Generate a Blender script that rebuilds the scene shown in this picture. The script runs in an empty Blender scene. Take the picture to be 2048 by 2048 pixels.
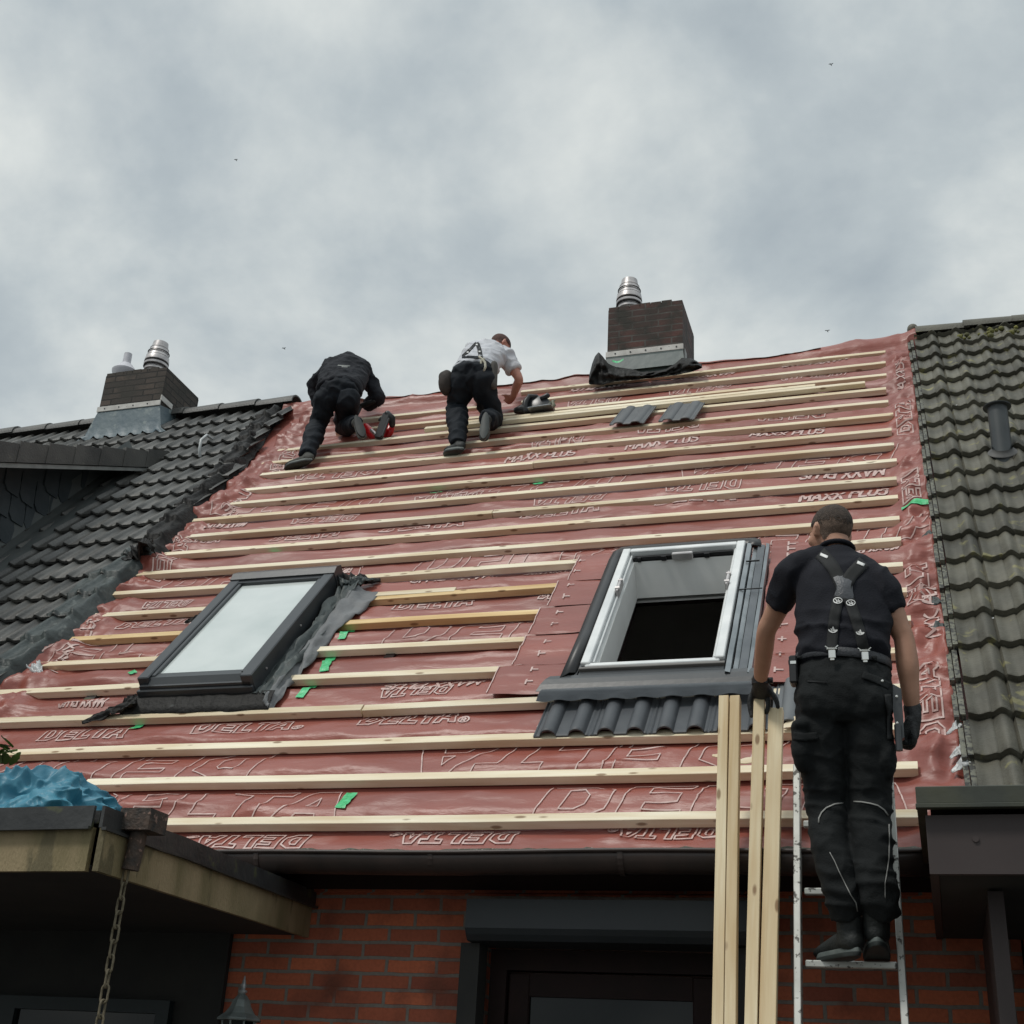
import bpy, math, random
import numpy as np
from mathutils import Vector, Matrix
from mathutils.bvhtree import BVHTree
from math import radians, sin, cos, pi, hypot
random.seed(7)
SC = bpy.context.scene
COL = SC.collection
# ------------------------------------------------------------------ camera solution
FPX, YAW, PIT, ROL, RP = 2599.94, radians(-18.5198), radians(25.0139), radians(3.36999), radians(48.2243)
CAM = Vector((0, 0, 1.65))
Fv = Vector((sin(YAW)*cos(PIT), cos(YAW)*cos(PIT), sin(PIT)))
R0 = Vector((cos(YAW), -sin(YAW), 0)); U0 = R0.cross(Fv)
Rv = R0*cos(ROL)+U0*sin(ROL); Uv = -R0*sin(ROL)+U0*cos(ROL)
cs, sn = cos(RP), sin(RP)
RO = Vector((0, 5.5, 2.705))                      # roof frame origin: batten top plane at the eave
VX, VV, VN = Vector((1,0,0)), Vector((0,cs,sn)), Vector((0,-sn,cs))
RF = Matrix((( 1,0,0,0),(0,cs,-sn,5.5),(0,sn,cs,2.705),(0,0,0,1)))
def ray(x, y): return Fv*FPX + Rv*(x-1024) - Uv*(y-1024)
def at(x, y, Y):
    d = ray(x, y); return CAM + d*(Y/d.y)
def uv(x, y, n=0.0):
    d = ray(x, y); o = RO+VN*n; t = (VN.dot(o-CAM))/VN.dot(d); P = CAM+d*t
    return P.x, (P-o).dot(VV)
def rp(u, v, n=0.0): return RO + VX*u + VV*v + VN*n
VR = 7.20
def rpr(u, v, n=0.0):                              # roof point that folds over the ridge
    if v <= VR: return rp(u, v, n)
    c = rp(u, VR, 0); return c + Vector((0,cs,-sn))*(v-VR) + Vector((0,sn,cs))*n + Vector((0,0,0))
# ------------------------------------------------------------------ noise
_rs = np.random.RandomState(3); _T = _rs.rand(256, 256).astype(np.float64)
def vn(x, y, s=0):
    x = np.asarray(x, float)+s*17.3; y = np.asarray(y, float)+s*9.7
    xi = np.floor(x).astype(int); yi = np.floor(y).astype(int); fx = x-xi; fy = y-yi
    fx = fx*fx*fx*(fx*(fx*6-15)+10); fy = fy*fy*fy*(fy*(fy*6-15)+10)
    a=_T[xi&255,yi&255]; b=_T[(xi+1)&255,yi&255]; c=_T[xi&255,(yi+1)&255]; d=_T[(xi+1)&255,(yi+1)&255]
    return a+(b-a)*fx+(c-a)*fy+(a-b-c+d)*fx*fy
def fbm(x, y, s=0, o=3):
    r=0; a=.5; t=0
    for i in range(o): r=r+a*vn(x*2**i, y*2**i, s+i); t+=a; a*=.5
    return r/t
def ridge(x, y, s=0, p=2.0): return (1-np.abs(2*fbm(x, y, s, 2)-1))**p
def sst(a, b, x):
    t = np.clip((x-a)/(b-a), 0, 1); return t*t*(3-2*t)
def n3(x, y, z, s=0): return (vn(x+z*.71, y+z*.37, s)+vn(y-z*.53, z+x*.29, s+5)+vn(z+y*.41, x-y*.33, s+9))/3
# ------------------------------------------------------------------ materials
MATS = {}
def mat(name, c1, c2=None, scale=5.0, rough=.6, metal=0.0, bump=0.0, bscale=40.0, stretch=(1,1,1), spec=.5, lo=.35, hi=.65, c3=None, s3=30, t3=.62, rvar=0.0, detail=6.0, coat=0.0, coord='Object', rnd=0.0, attr=None):
    m = bpy.data.materials.new(name); m.use_nodes = True; nt = m.node_tree; N = nt.nodes; L = nt.links
    b = N['Principled BSDF']; b.inputs['Roughness'].default_value = rough; b.inputs['Metallic'].default_value = metal
    b.inputs['Specular IOR Level'].default_value = spec
    if coat: b.inputs['Coat Weight'].default_value = coat; b.inputs['Coat Roughness'].default_value = .05
    b.inputs['Base Color'].default_value = (*c1, 1)
    tc = N.new('ShaderNodeTexCoord'); mp = N.new('ShaderNodeMapping'); mp.inputs['Scale'].default_value = stretch
    L.new(tc.outputs[coord], mp.inputs['Vector'])
    if rnd:
        oi = N.new('ShaderNodeObjectInfo'); mu = N.new('ShaderNodeVectorMath'); mu.operation='SCALE'; mu.inputs['Scale'].default_value = 37.0
        cb = N.new('ShaderNodeCombineXYZ'); L.new(oi.outputs['Random'], cb.inputs[0]); L.new(oi.outputs['Random'], cb.inputs[1]); L.new(cb.outputs[0], mu.inputs[0])
        L.new(mu.outputs[0], mp.inputs['Location'])
    col = None
    if c2:
        n = N.new('ShaderNodeTexNoise'); n.inputs['Scale'].default_value = scale; n.inputs['Detail'].default_value = detail
        L.new(mp.outputs[0], n.inputs['Vector'])
        r = N.new('ShaderNodeValToRGB'); r.color_ramp.elements[0].position = lo; r.color_ramp.elements[1].position = hi
        r.color_ramp.elements[0].color = (*c1, 1); r.color_ramp.elements[1].color = (*c2, 1)
        L.new(n.outputs['Fac'], r.inputs['Fac']); col = r.outputs['Color']
        if rvar:
            mr = N.new('ShaderNodeMapRange'); mr.inputs['To Min'].default_value = rough-rvar; mr.inputs['To Max'].default_value = rough+rvar
            L.new(n.outputs['Fac'], mr.inputs['Value']); L.new(mr.outputs[0], b.inputs['Roughness'])
    if c3:
        n2 = N.new('ShaderNodeTexNoise'); n2.inputs['Scale'].default_value = s3; n2.inputs['Detail'].default_value = 4
        L.new(mp.outputs[0], n2.inputs['Vector'])
        r2 = N.new('ShaderNodeValToRGB'); r2.color_ramp.elements[0].position = t3; r2.color_ramp.elements[1].position = t3+.06
        L.new(n2.outputs['Fac'], r2.inputs['Fac'])
        mx = N.new('ShaderNodeMixRGB'); L.new(r2.outputs['Color'], mx.inputs['Fac']); L.new(col, mx.inputs['Color1']); mx.inputs['Color2'].default_value = (*c3, 1)
        col = mx.outputs['Color']
    if rnd and col:
        hs = N.new('ShaderNodeHueSaturation'); mr2 = N.new('ShaderNodeMapRange'); mr2.inputs['To Min'].default_value = 1-rnd; mr2.inputs['To Max'].default_value = 1+rnd*.5
        L.new(oi.outputs['Random'], mr2.inputs['Value']); L.new(mr2.outputs[0], hs.inputs['Value']); L.new(col, hs.inputs['Color']); col = hs.outputs['Color']
    if attr and col:
        an=N.new('ShaderNodeAttribute'); an.attribute_name=attr; hv=N.new('ShaderNodeHueSaturation'); L.new(an.outputs['Fac'],hv.inputs['Value']); L.new(col,hv.inputs['Color']); col=hv.outputs['Color']
    if col: L.new(col, b.inputs['Base Color'])
    if bump:
        nb = N.new('ShaderNodeTexNoise'); nb.inputs['Scale'].default_value = bscale; nb.inputs['Detail'].default_value = 5
        L.new(mp.outputs[0], nb.inputs['Vector'])
        bp = N.new('ShaderNodeBump'); bp.inputs['Strength'].default_value = bump; bp.inputs['Distance'].default_value = .01
        L.new(nb.outputs['Fac'], bp.inputs['Height']); L.new(bp.outputs[0], b.inputs['Normal'])
    MATS[name] = m; return m
def brick_mat(name, ca, cb, mortar, w=.25, h=.07, ms=.009, dirt=(.02,.02,.015), dirt_lo=.5, axes='XZ', off=(0,0)):
    m = bpy.data.materials.new(name); m.use_nodes = True; nt = m.node_tree; N = nt.nodes; L = nt.links; b = N['Principled BSDF']
    b.inputs['Roughness'].default_value = .85
    g = N.new('ShaderNodeTexCoord'); sp = N.new('ShaderNodeSeparateXYZ'); L.new(g.outputs['Object'], sp.inputs[0])
    ad = N.new('ShaderNodeMath'); ad.operation = 'ADD'; L.new(sp.outputs['X'], ad.inputs[0]); L.new(sp.outputs['Y'], ad.inputs[1])
    cbn = N.new('ShaderNodeCombineXYZ'); L.new(ad.outputs[0], cbn.inputs[0]); L.new(sp.outputs['Z'], cbn.inputs[1])
    # slight wobble so that courses are not ruler-straight
    nz = N.new('ShaderNodeTexNoise'); nz.inputs['Scale'].default_value = 9; L.new(g.outputs['Object'], nz.inputs['Vector'])
    sc = N.new('ShaderNodeVectorMath'); sc.operation='SCALE'; sc.inputs['Scale'].default_value=.012; L.new(nz.outputs['Color'], sc.inputs[0])
    av = N.new('ShaderNodeVectorMath'); av.operation='ADD'; L.new(cbn.outputs[0], av.inputs[0]); L.new(sc.outputs[0], av.inputs[1])
    bt = N.new('ShaderNodeTexBrick'); L.new(av.outputs[0], bt.inputs['Vector']); bt.inputs['Scale'].default_value = 1
    bt.inputs['Brick Width'].default_value = w; bt.inputs['Row Height'].default_value = h; bt.inputs['Mortar Size'].default_value = ms; bt.inputs['Mortar Smooth'].default_value = .15
    bt.inputs['Color1'].default_value = (*ca,1); bt.inputs['Color2'].default_value = (*cb,1); bt.inputs['Mortar'].default_value = (*mortar,1)
    bt.squash = 1.0; bt.offset=.5
    n = N.new('ShaderNodeTexNoise'); n.inputs['Scale'].default_value = 4; n.inputs['Detail'].default_value = 8; L.new(g.outputs['Object'], n.inputs['Vector'])
    r = N.new('ShaderNodeValToRGB'); r.color_ramp.elements[0].position = dirt_lo; r.color_ramp.elements[1].position = dirt_lo+.2; L.new(n.outputs['Fac'], r.inputs['Fac'])
    mx = N.new('ShaderNodeMixRGB'); L.new(r.outputs['Color'], mx.inputs['Fac']); L.new(bt.outputs['Color'], mx.inputs['Color1']); mx.inputs['Color2'].default_value = (*dirt,1)
    n4 = N.new('ShaderNodeTexNoise'); n4.inputs['Scale'].default_value = 60; n4.inputs['Detail'].default_value = 4; L.new(g.outputs['Object'], n4.inputs['Vector'])
    m4 = N.new('ShaderNodeMixRGB'); m4.blend_type='MULTIPLY'; m4.inputs['Fac'].default_value=.5; L.new(mx.outputs[0], m4.inputs['Color1'])
    r4 = N.new('ShaderNodeValToRGB'); r4.color_ramp.elements[0].position=.3; r4.color_ramp.elements[1].position=.6; r4.color_ramp.elements[0].color=(.66,.66,.66,1); L.new(n4.outputs['Fac'], r4.inputs['Fac']); L.new(r4.outputs[0], m4.inputs['Color2'])
    L.new(m4.outputs[0], b.inputs['Base Color'])
    bp = N.new('ShaderNodeBump'); bp.inputs['Strength'].default_value = .8; bp.inputs['Distance'].default_value = .008; bp.invert = True
    ab = N.new('ShaderNodeMath'); ab.operation='ADD'; L.new(bt.outputs['Fac'], ab.inputs[0])
    mm = N.new('ShaderNodeMath'); mm.operation='MULTIPLY'; mm.inputs[1].default_value=-.5; L.new(n4.outputs['Fac'], mm.inputs[0]); L.new(mm.outputs[0], ab.inputs[1])
    L.new(ab.outputs[0], bp.inputs['Height']); L.new(bp.outputs[0], b.inputs['Normal'])
    return m
def wood_mat(name, ca, cb, knot=(.16,.07,.025), axis=0, rnd=.12, weather=0):
    m = bpy.data.materials.new(name); m.use_nodes = True; nt = m.node_tree; N = nt.nodes; L = nt.links; b = N['Principled BSDF']
    b.inputs['Roughness'].default_value = .7; b.inputs['Specular IOR Level'].default_value = .3
    g = N.new('ShaderNodeTexCoord'); oi = N.new('ShaderNodeObjectInfo')
    cb3 = N.new('ShaderNodeCombineXYZ')
    for i in range(3): L.new(oi.outputs['Random'], cb3.inputs[i])
    sc = N.new('ShaderNodeVectorMath'); sc.operation='SCALE'; sc.inputs['Scale'].default_value=53; L.new(cb3.outputs[0], sc.inputs[0])
    av = N.new('ShaderNodeVectorMath'); av.operation='ADD'; L.new(g.outputs['Object'], av.inputs[0]); L.new(sc.outputs[0], av.inputs[1])
    mp = N.new('ShaderNodeMapping'); s=[60,60,60]; s[axis]=2.2; mp.inputs['Scale'].default_value = s; L.new(av.outputs[0], mp.inputs['Vector'])
    n = N.new('ShaderNodeTexNoise'); n.inputs['Scale'].default_value=1; n.inputs['Detail'].default_value=5; n.inputs['Distortion'].default_value=.6; L.new(mp.outputs[0], n.inputs['Vector'])
    r = N.new('ShaderNodeValToRGB'); r.color_ramp.elements[0].position=.3; r.color_ramp.elements[1].position=.7
    r.color_ramp.elements[0].color=(*ca,1); r.color_ramp.elements[1].color=(*cb,1); L.new(n.outputs['Fac'], r.inputs['Fac'])
    # broad tone patches along the length
    mp2 = N.new('ShaderNodeMapping'); s=[9,9,9]; s[axis]=1.3; mp2.inputs['Scale'].default_value=s; L.new(av.outputs[0], mp2.inputs['Vector'])
    n2 = N.new('ShaderNodeTexNoise'); n2.inputs['Scale'].default_value=1; n2.inputs['Detail'].default_value=3; L.new(mp2.outputs[0], n2.inputs['Vector'])
    r2 = N.new('ShaderNodeValToRGB'); r2.color_ramp.elements[0].position=.35; r2.color_ramp.elements[1].position=.65; r2.color_ramp.elements[0].color=(.72,.62,.5,1); r2.color_ramp.elements[1].color=(1,1,1,1); L.new(n2.outputs['Fac'], r2.inputs['Fac'])
    m1 = N.new('ShaderNodeMixRGB'); m1.blend_type='MULTIPLY'; m1.inputs['Fac'].default_value=.8; L.new(r.outputs[0], m1.inputs['Color1']); L.new(r2.outputs[0], m1.inputs['Color2'])
    # knots
    mp3 = N.new('ShaderNodeMapping'); s=[14,14,14]; s[axis]=5; mp3.inputs['Scale'].default_value=s; L.new(av.outputs[0], mp3.inputs['Vector'])
    vo = N.new('ShaderNodeTexVoronoi'); vo.inputs['Scale'].default_value=1; L.new(mp3.outputs[0], vo.inputs['Vector'])
    r3 = N.new('ShaderNodeValToRGB'); r3.color_ramp.elements[0].position=.10; r3.color_ramp.elements[1].position=.17; r3.color_ramp.elements[0].color=(1,1,1,1); r3.color_ramp.elements[1].color=(0,0,0,1); L.new(vo.outputs['Distance'], r3.inputs['Fac'])
    kf = N.new('ShaderNodeMath'); kf.operation='MULTIPLY'; kf.inputs[1].default_value=.75; L.new(r3.outputs[0], kf.inputs[0])
    m2 = N.new('ShaderNodeMixRGB'); L.new(kf.outputs[0], m2.inputs['Fac']); L.new(m1.outputs[0], m2.inputs['Color1']); m2.inputs['Color2'].default_value=(*knot,1)
    hs = N.new('ShaderNodeHueSaturation'); mr = N.new('ShaderNodeMapRange'); mr.inputs['To Min'].default_value=1-rnd; mr.inputs['To Max'].default_value=1+rnd*.4
    L.new(oi.outputs['Random'], mr.inputs['Value']); L.new(mr.outputs[0], hs.inputs['Value']); L.new(m2.outputs[0], hs.inputs['Color'])
    L.new(hs.outputs[0], b.inputs['Base Color'])
    bp = N.new('ShaderNodeBump'); bp.inputs['Strength'].default_value=.25; bp.inputs['Distance'].default_value=.003; L.new(n.outputs['Fac'], bp.inputs['Height']); L.new(bp.outputs[0], b.inputs['Normal'])
    return m
# ------------------------------------------------------------------ mesh builder
WM = {}                                            # world matrices of what has been linked
class MB:
    def __init__(s): s.v=[]; s.f=[]; s.m=[]
    def add(s, vs, fs, mi=0):
        b=len(s.v); s.v.extend([tuple(p) for p in vs]); s.f.extend([tuple(b+i for i in f) for f in fs]); s.m.extend([mi]*len(fs)); return s
    def box(s, lo, hi, mi=0, M=None, bev=0.0):
        (x0,y0,z0),(x1,y1,z1)=lo,hi
        if bev<=0:
            vs=[(x,y,z) for x in (x0,x1) for y in (y0,y1) for z in (z0,z1)]
            fs=[(0,1,3,2),(4,6,7,5),(0,4,5,1),(2,3,7,6),(0,2,6,4),(1,5,7,3)]
        else:
            c=((x0+x1)/2,(y0+y1)/2,(z0+z1)/2); h=((x1-x0)/2,(y1-y0)/2,(z1-z0)/2); b=bev; vs=[]; idx={}
            for sx in (-1,1):
                for sy in (-1,1):
                    for sz in (-1,1):
                        S=(sx,sy,sz)
                        for a in range(3):
                            p=[c[i]+S[i]*(h[i]-(0 if i==a else b)) for i in range(3)]
                            idx[(S,a)]=len(vs); vs.append(tuple(p))
            fs=[]
            for a in range(3):
                o=[i for i in range(3) if i!=a]
                for sg in (-1,1):
                    q=[]
                    for s1,s2 in ((-1,-1),(1,-1),(1,1),(-1,1)):
                        S=[0,0,0]; S[a]=sg; S[o[0]]=s1; S[o[1]]=s2; q.append(idx[(tuple(S),a)])
                    fs.append(tuple(q))
            for a in range(3):
                o=[i for i in range(3) if i!=a]
                for s1 in (-1,1):
                    for s2 in (-1,1):
                        S0=[0,0,0]; S0[o[0]]=s1; S0[o[1]]=s2; S1=list(S0); S0[a]=-1; S1[a]=1; S0=tuple(S0); S1=tuple(S1)
                        fs.append((idx[(S0,o[0])],idx[(S1,o[0])],idx[(S1,o[1])],idx[(S0,o[1])]))
            for sx in (-1,1):
                for sy in (-1,1):
                    for sz in (-1,1): S=(sx,sy,sz); fs.append((idx[(S,0)],idx[(S,1)],idx[(S,2)]))
        if M is not None: vs=[M@Vector(p) for p in vs]
        return s.add(vs,fs,mi)
    def bar(s, a, b, w, h, up=(0,0,1), mi=0, bev=0.0):
        a=Vector(a); b=Vector(b); z=(b-a); L=z.length; z=z/L; up=Vector(up); x=up.cross(z)
        if x.length<1e-5: x=Vector((1,0,0)).cross(z)
        x.normalize(); y=z.cross(x); M=Matrix((( x.x,y.x,z.x,a.x),(x.y,y.y,z.y,a.y),(x.z,y.z,z.z,a.z),(0,0,0,1)))
        return s.box((-w/2,-h/2,0),(w/2,h/2,L),mi,M,bev)
    def tube(s, pts, r, seg=10, mi=0, caps=True, rad2=None, side=None, round_=False):
        pts=[Vector(p) for p in pts]; n=len(pts)
        rr=[r]*n if not isinstance(r,(list,tuple)) else list(r)
        r2=rr if rad2 is None else ([rad2]*n if not isinstance(rad2,(list,tuple)) else list(rad2))
        tg=[]
        for i in range(n):
            t=(pts[min(i+1,n-1)]-pts[max(i-1,0)]); tg.append(t.normalized())
        sd=Vector(side) if side is not None else (Vector((0,0,1)) if abs(tg[0].z)<.9 else Vector((1,0,0)))
        rings=[]
        for i in range(n):
            x=(sd-tg[i]*sd.dot(tg[i])); x.normalize(); y=tg[i].cross(x)
            if side is None: sd=x
            rings.append((pts[i],x,y,rr[i],r2[i],tg[i]))
        if round_:
            def cap(R,sg):
                p,x,y,a,b,t=R; m=(a+b)/2; out=[]
                for k in (.45,.8,.97): out.append((p+t*sg*m*k,x,y,a*math.sqrt(max(1-k*k,.0)),b*math.sqrt(max(1-k*k,0)),t))
                return out
            rings=cap(rings[0],-1)[::-1]+rings+cap(rings[-1],1)
        vs=[]; fs=[]
        for p,x,y,a,b,t in rings:
            for k in range(seg): an=2*pi*k/seg; vs.append(p+x*a*cos(an)+y*b*sin(an))
        for i in range(len(rings)-1):
            for k in range(seg): k2=(k+1)%seg; fs.append((i*seg+k,i*seg+k2,(i+1)*seg+k2,(i+1)*seg+k))
        if caps: fs.append(tuple(range(seg))[::-1]); fs.append(tuple((len(rings)-1)*seg+k for k in range(seg)))
        return s.add(vs,fs,mi)
    def lathe(s, prof, M, seg=24, mi=0):
        vs=[]; fs=[]
        for r,z in prof:
            for k in range(seg): an=2*pi*k/seg; vs.append(M@Vector((r*cos(an),r*sin(an),z)))
        for i in range(len(prof)-1):
            for k in range(seg): k2=(k+1)%seg; fs.append((i*seg+k,i*seg+k2,(i+1)*seg+k2,(i+1)*seg+k))
        return s.add(vs,fs,mi)
    def grid(s, P, mi=0):                           # P: [i][j] points
        n=len(P); m=len(P[0]); vs=[p for r in P for p in r]
        fs=[(i*m+j,i*m+j+1,(i+1)*m+j+1,(i+1)*m+j) for i in range(n-1) for j in range(m-1)]
        return s.add(vs,fs,mi)
    def prism(s, poly, a, b, mi=0):                 # poly points offset by vectors a..b
        n=len(poly); a=Vector(a); b=Vector(b); vs=[Vector(p)+a for p in poly]+[Vector(p)+b for p in poly]
        fs=[tuple(range(n))[::-1],tuple(range(n,2*n))]+[(i,(i+1)%n,n+(i+1)%n,n+i) for i in range(n)]
        return s.add(vs,fs,mi)
    def build(s, name, mats, parent=None, frame=None, smooth=False):
        me=bpy.data.meshes.new(name)
        if not isinstance(mats,(list,tuple)): mats=[mats]
        PM=WM[parent.name] if parent else Matrix.Identity(4)
        if frame is None:
            O = PM.to_translation() if parent else None
            if O is None:
                ar=np.array(s.v); O=Vector(((ar[:,0].min()+ar[:,0].max())/2,(ar[:,1].min()+ar[:,1].max())/2,ar[:,2].min()))
            FR=Matrix.Translation(O); vs=[(p[0]-O.x,p[1]-O.y,p[2]-O.z) for p in s.v]
        else: FR=frame; vs=s.v
        me.from_pydata(vs,[],s.f)
        for m in mats: me.materials.append(m)
        if len(mats)>1: me.polygons.foreach_set('material_index',s.m)
        if smooth: me.polygons.foreach_set('use_smooth',[True]*len(s.f))
        me.update(); 
        import bmesh
        bm=bmesh.new(); bm.from_mesh(me); bmesh.ops.recalc_face_normals(bm,faces=bm.faces) if len(s.f)<60000 else None; bm.to_mesh(me); bm.free()
        o=bpy.data.objects.new(name,me); COL.objects.link(o)
        if parent: o.parent=parent
        o.matrix_basis=PM.inverted()@FR
        WM[o.name]=FR.copy(); return o
def smooth_by_angle(o, ang=35):
    me=o.data; me.polygons.foreach_set('use_smooth',[True]*len(me.polygons))
    import bmesh
    bm=bmesh.new(); bm.from_mesh(me)
    for e in bm.edges:
        if len(e.link_faces)==2 and e.calc_face_angle(0)>radians(ang): e.smooth=False
    bm.to_mesh(me); bm.free(); return o
def tag(o, label=None, cat=None, group=None, kind=None):
    if label: o['label']=label
    if cat: o['category']=cat
    if group: o['group']=group
    if kind: o['kind']=kind
    return o
def empty(name, loc, label, cat, group=None):
    o=bpy.data.objects.new(name,None); COL.objects.link(o); o.location=loc; o.empty_display_size=.1
    WM[o.name]=Matrix.Translation(Vector(loc)); return tag(o,label,cat,group)
def organic(name, fill, m, parent, voxel=.01, it=4, wr=None, seg=20, frame=None, keep=None, dec=None):
    """closed shapes -> one continuous voxel-remeshed, smoothed skin (+ cloth wrinkles pushed along the normals)"""
    mb=MB(); fill(mb); me=bpy.data.meshes.new('tmp'); me.from_pydata([tuple(p) for p in mb.v],[],mb.f)
    import bmesh
    bm=bmesh.new(); bm.from_mesh(me); bmesh.ops.recalc_face_normals(bm,faces=bm.faces); bm.to_mesh(me); bm.free()
    t=bpy.data.objects.new('tmp',me); COL.objects.link(t)
    r=t.modifiers.new('r','REMESH'); r.mode='VOXEL'; r.voxel_size=voxel; r.adaptivity=0
    sm=t.modifiers.new('s','SMOOTH'); sm.factor=.5; sm.iterations=it
    dg=bpy.context.evaluated_depsgraph_get(); me2=bpy.data.meshes.new_from_object(t.evaluated_get(dg))
    bpy.data.objects.remove(t); bpy.data.meshes.remove(me)
    n=len(me2.vertices); co=np.empty(n*3); me2.vertices.foreach_get('co',co); co=co.reshape(-1,3)
    if wr:
        no=np.empty(n*3); me2.vertex_normals.foreach_get('vector',no); no=no.reshape(-1,3)
        d=wr(co[:,0],co[:,1],co[:,2]); co=co+no*d[:,None]
    out=MB(); out.v=[tuple(p) for p in co]; out.f=[tuple(p.vertices) for p in me2.polygons]; out.m=[0]*len(out.f)
    if keep:
        pass
    bpy.data.meshes.remove(me2)
    o=out.build(name,m,parent,frame,smooth=True); return o
def bvh_of(o):
    W=WM[o.name]; me=o.data
    return BVHTree.FromPolygons([W@v.co for v in me.vertices],[tuple(p.vertices) for p in me.polygons])
# ------------------------------------------------------------------ material set
WOOD  = wood_mat('new_spruce', (.90,.84,.68), (.84,.74,.55))
WOODV = wood_mat('held_spruce', (.84,.74,.53), (.74,.60,.38), axis=2, rnd=.05)
WOODY = wood_mat('treated_spruce', (.86,.68,.40), (.76,.55,.28))
MEMB  = mat('membrane', (.31,.086,.062), (.235,.066,.050), 2.2, .42, bump=.35, bscale=30, stretch=(.45,1.3,1.3), spec=.55, c3=(.40,.20,.175), s3=3.5, t3=.66, rvar=.1)
PRINT = mat('membrane_print', (.66,.50,.46), (.50,.33,.30), 25, .5)
FOIL  = mat('black_foil', (.009,.0085,.008), (.020,.019,.018), 6, .62, bump=.9, bscale=30, spec=.28, c3=(.055,.058,.056), s3=7, t3=.64)
FOILG = mat('grey_flashing', (.040,.050,.050), (.070,.085,.083), 5, .5, bump=.7, bscale=26, spec=.4, c3=(.11,.125,.12), s3=11, t3=.62)
TILEL = mat('old_grey_tile', (.060,.060,.057), (.118,.115,.106), 3.2, .48, bump=.4, bscale=60, spec=.5, c3=(.13,.125,.11), s3=16, t3=.66, attr='tile_tone')
TILER = mat('mossy_tile', (.068,.064,.048), (.135,.128,.098), 3.0, .62, bump=.4, bscale=60, spec=.45, c3=(.20,.185,.09), s3=9, t3=.62, attr='tile_tone')
TILELP= mat('ridge_grey', (.058,.058,.056), (.11,.108,.10), 3.2, .5, bump=.4, bscale=60, c3=(.13,.125,.11), s3=16, t3=.66)
TILERP= mat('ridge_olive', (.07,.066,.05), (.13,.123,.095), 3, .6, bump=.4, bscale=60, c3=(.19,.18,.08), s3=9, t3=.62)
MOSS  = mat('moss_yellow', (.20,.19,.05), (.10,.10,.05), 14, .9)
TILEN = mat('new_tile', (.060,.066,.074), (.072,.078,.086), 8, .5, bump=.15, bscale=220, spec=.4)
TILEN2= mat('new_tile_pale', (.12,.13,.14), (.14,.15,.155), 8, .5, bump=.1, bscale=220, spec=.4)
ANTH  = mat('anthracite_metal', (.030,.034,.038), (.042,.046,.05), 3, .34, bump=.05, bscale=30, spec=.6)
ALU   = mat('grey_alu', (.30,.32,.33), (.18,.20,.21), 5, .38, metal=.6, bump=.2, bscale=14)
ALUP  = mat('pleated_alu', (.10,.11,.12), (.13,.14,.15), 8, .42, metal=.35)
WPAINT= mat('white_paint', (.80,.81,.80), (.66,.68,.68), 6, .35, c3=(.4,.41,.41), s3=30, t3=.70)
ROOMW = mat('white_reveal', (.74,.74,.72), (.66,.66,.64), 3, .7)
DARKR = mat('dark_room', (.50,.48,.45), (.42,.40,.37), 2, .9)
BLK   = mat('black_plastic', (.015,.015,.016), (.022,.022,.024), 9, .4)
GREEN = mat('green_tape', (.03,.42,.13), (.10,.62,.28), 30, .35, bump=.5, bscale=60)
ZINC  = mat('blue_grey_lead', (.085,.125,.15), (.13,.17,.185), 5, .5, bump=.5, bscale=18, c3=(.20,.24,.24), s3=9, t3=.6)
STRIP = mat('pale_metal_strip', (.62,.60,.56), (.45,.43,.40), 14, .4, c3=(.12,.12,.11), s3=40, t3=.68)
STEEL = mat('steel_flue', (.60,.57,.56), (.42,.40,.40), 12, .42, metal=.5)
GREYW = mat('fibre_slate', (.050,.062,.070), (.075,.088,.096), 5, .6, bump=.2, bscale=30)
GREYP = mat('weathered_grey', (.30,.31,.30), (.22,.23,.22), 9, .7)
BROWN = mat('brown_gutter', (.050,.033,.028), (.032,.023,.020), 6, .45)
DBROWN= mat('dark_brown_frame', (.020,.010,.009), (.014,.008,.007), 7, .7, spec=.2)
MUD   = mat('gutter_moss', (.13,.13,.11), (.05,.055,.035), 26, .95, bump=1, bscale=80, c3=(.32,.31,.27), s3=60, t3=.6)
PORCHW= mat('weathered_fascia', (.34,.26,.15), (.19,.155,.075), 2.6, .75, bump=.5, bscale=60, stretch=(2.2,2.2,.8), c3=(.14,.115,.06), s3=4.5, t3=.58)
BITU  = mat('bitumen_edge', (.022,.023,.024), (.045,.046,.046), 5, .5, bump=.3, bscale=30, c3=(.07,.075,.04), s3=10, t3=.62)
TRIMG = mat('green_grey_trim', (.035,.04,.03), (.055,.057,.035), 5, .55, bump=.2, bscale=20)
FASC  = mat('brown_fascia', (.045,.032,.030), (.036,.025,.024), 4, .6)
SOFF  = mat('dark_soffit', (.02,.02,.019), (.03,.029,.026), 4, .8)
GLASD = mat('dark_glass', (.006,.008,.008), None, rough=.04, spec=.3)
PANE  = mat('glass_painted_reflection', (.52,.575,.56), (.68,.72,.70), 1.6, .06, spec=.6, coat=.4)  # pale base; lighter patches imitate clouds reflected in the glass
LAMPM = mat('lamp_verdigris', (.20,.235,.23), (.32,.36,.35), 15, .45, metal=.4)
TARP  = mat('blue_sack', (.035,.17,.25), (.055,.23,.32), 6, .48, bump=.9, bscale=11, spec=.45)
RUST  = mat('rusty_chain', (.10,.085,.05), (.17,.14,.09), 30, .7, bump=.4, bscale=90)
RUSTP = mat('flaking_pipe', (.09,.06,.045), (.03,.028,.026), 22, .8, bump=.6, bscale=70, c3=(.24,.15,.12), s3=35, t3=.6)
LADM  = mat('spattered_aluminium', (.62,.62,.58), (.48,.48,.44), 8, .45, metal=.45, c3=(.10,.095,.085), s3=46, t3=.58)
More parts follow.
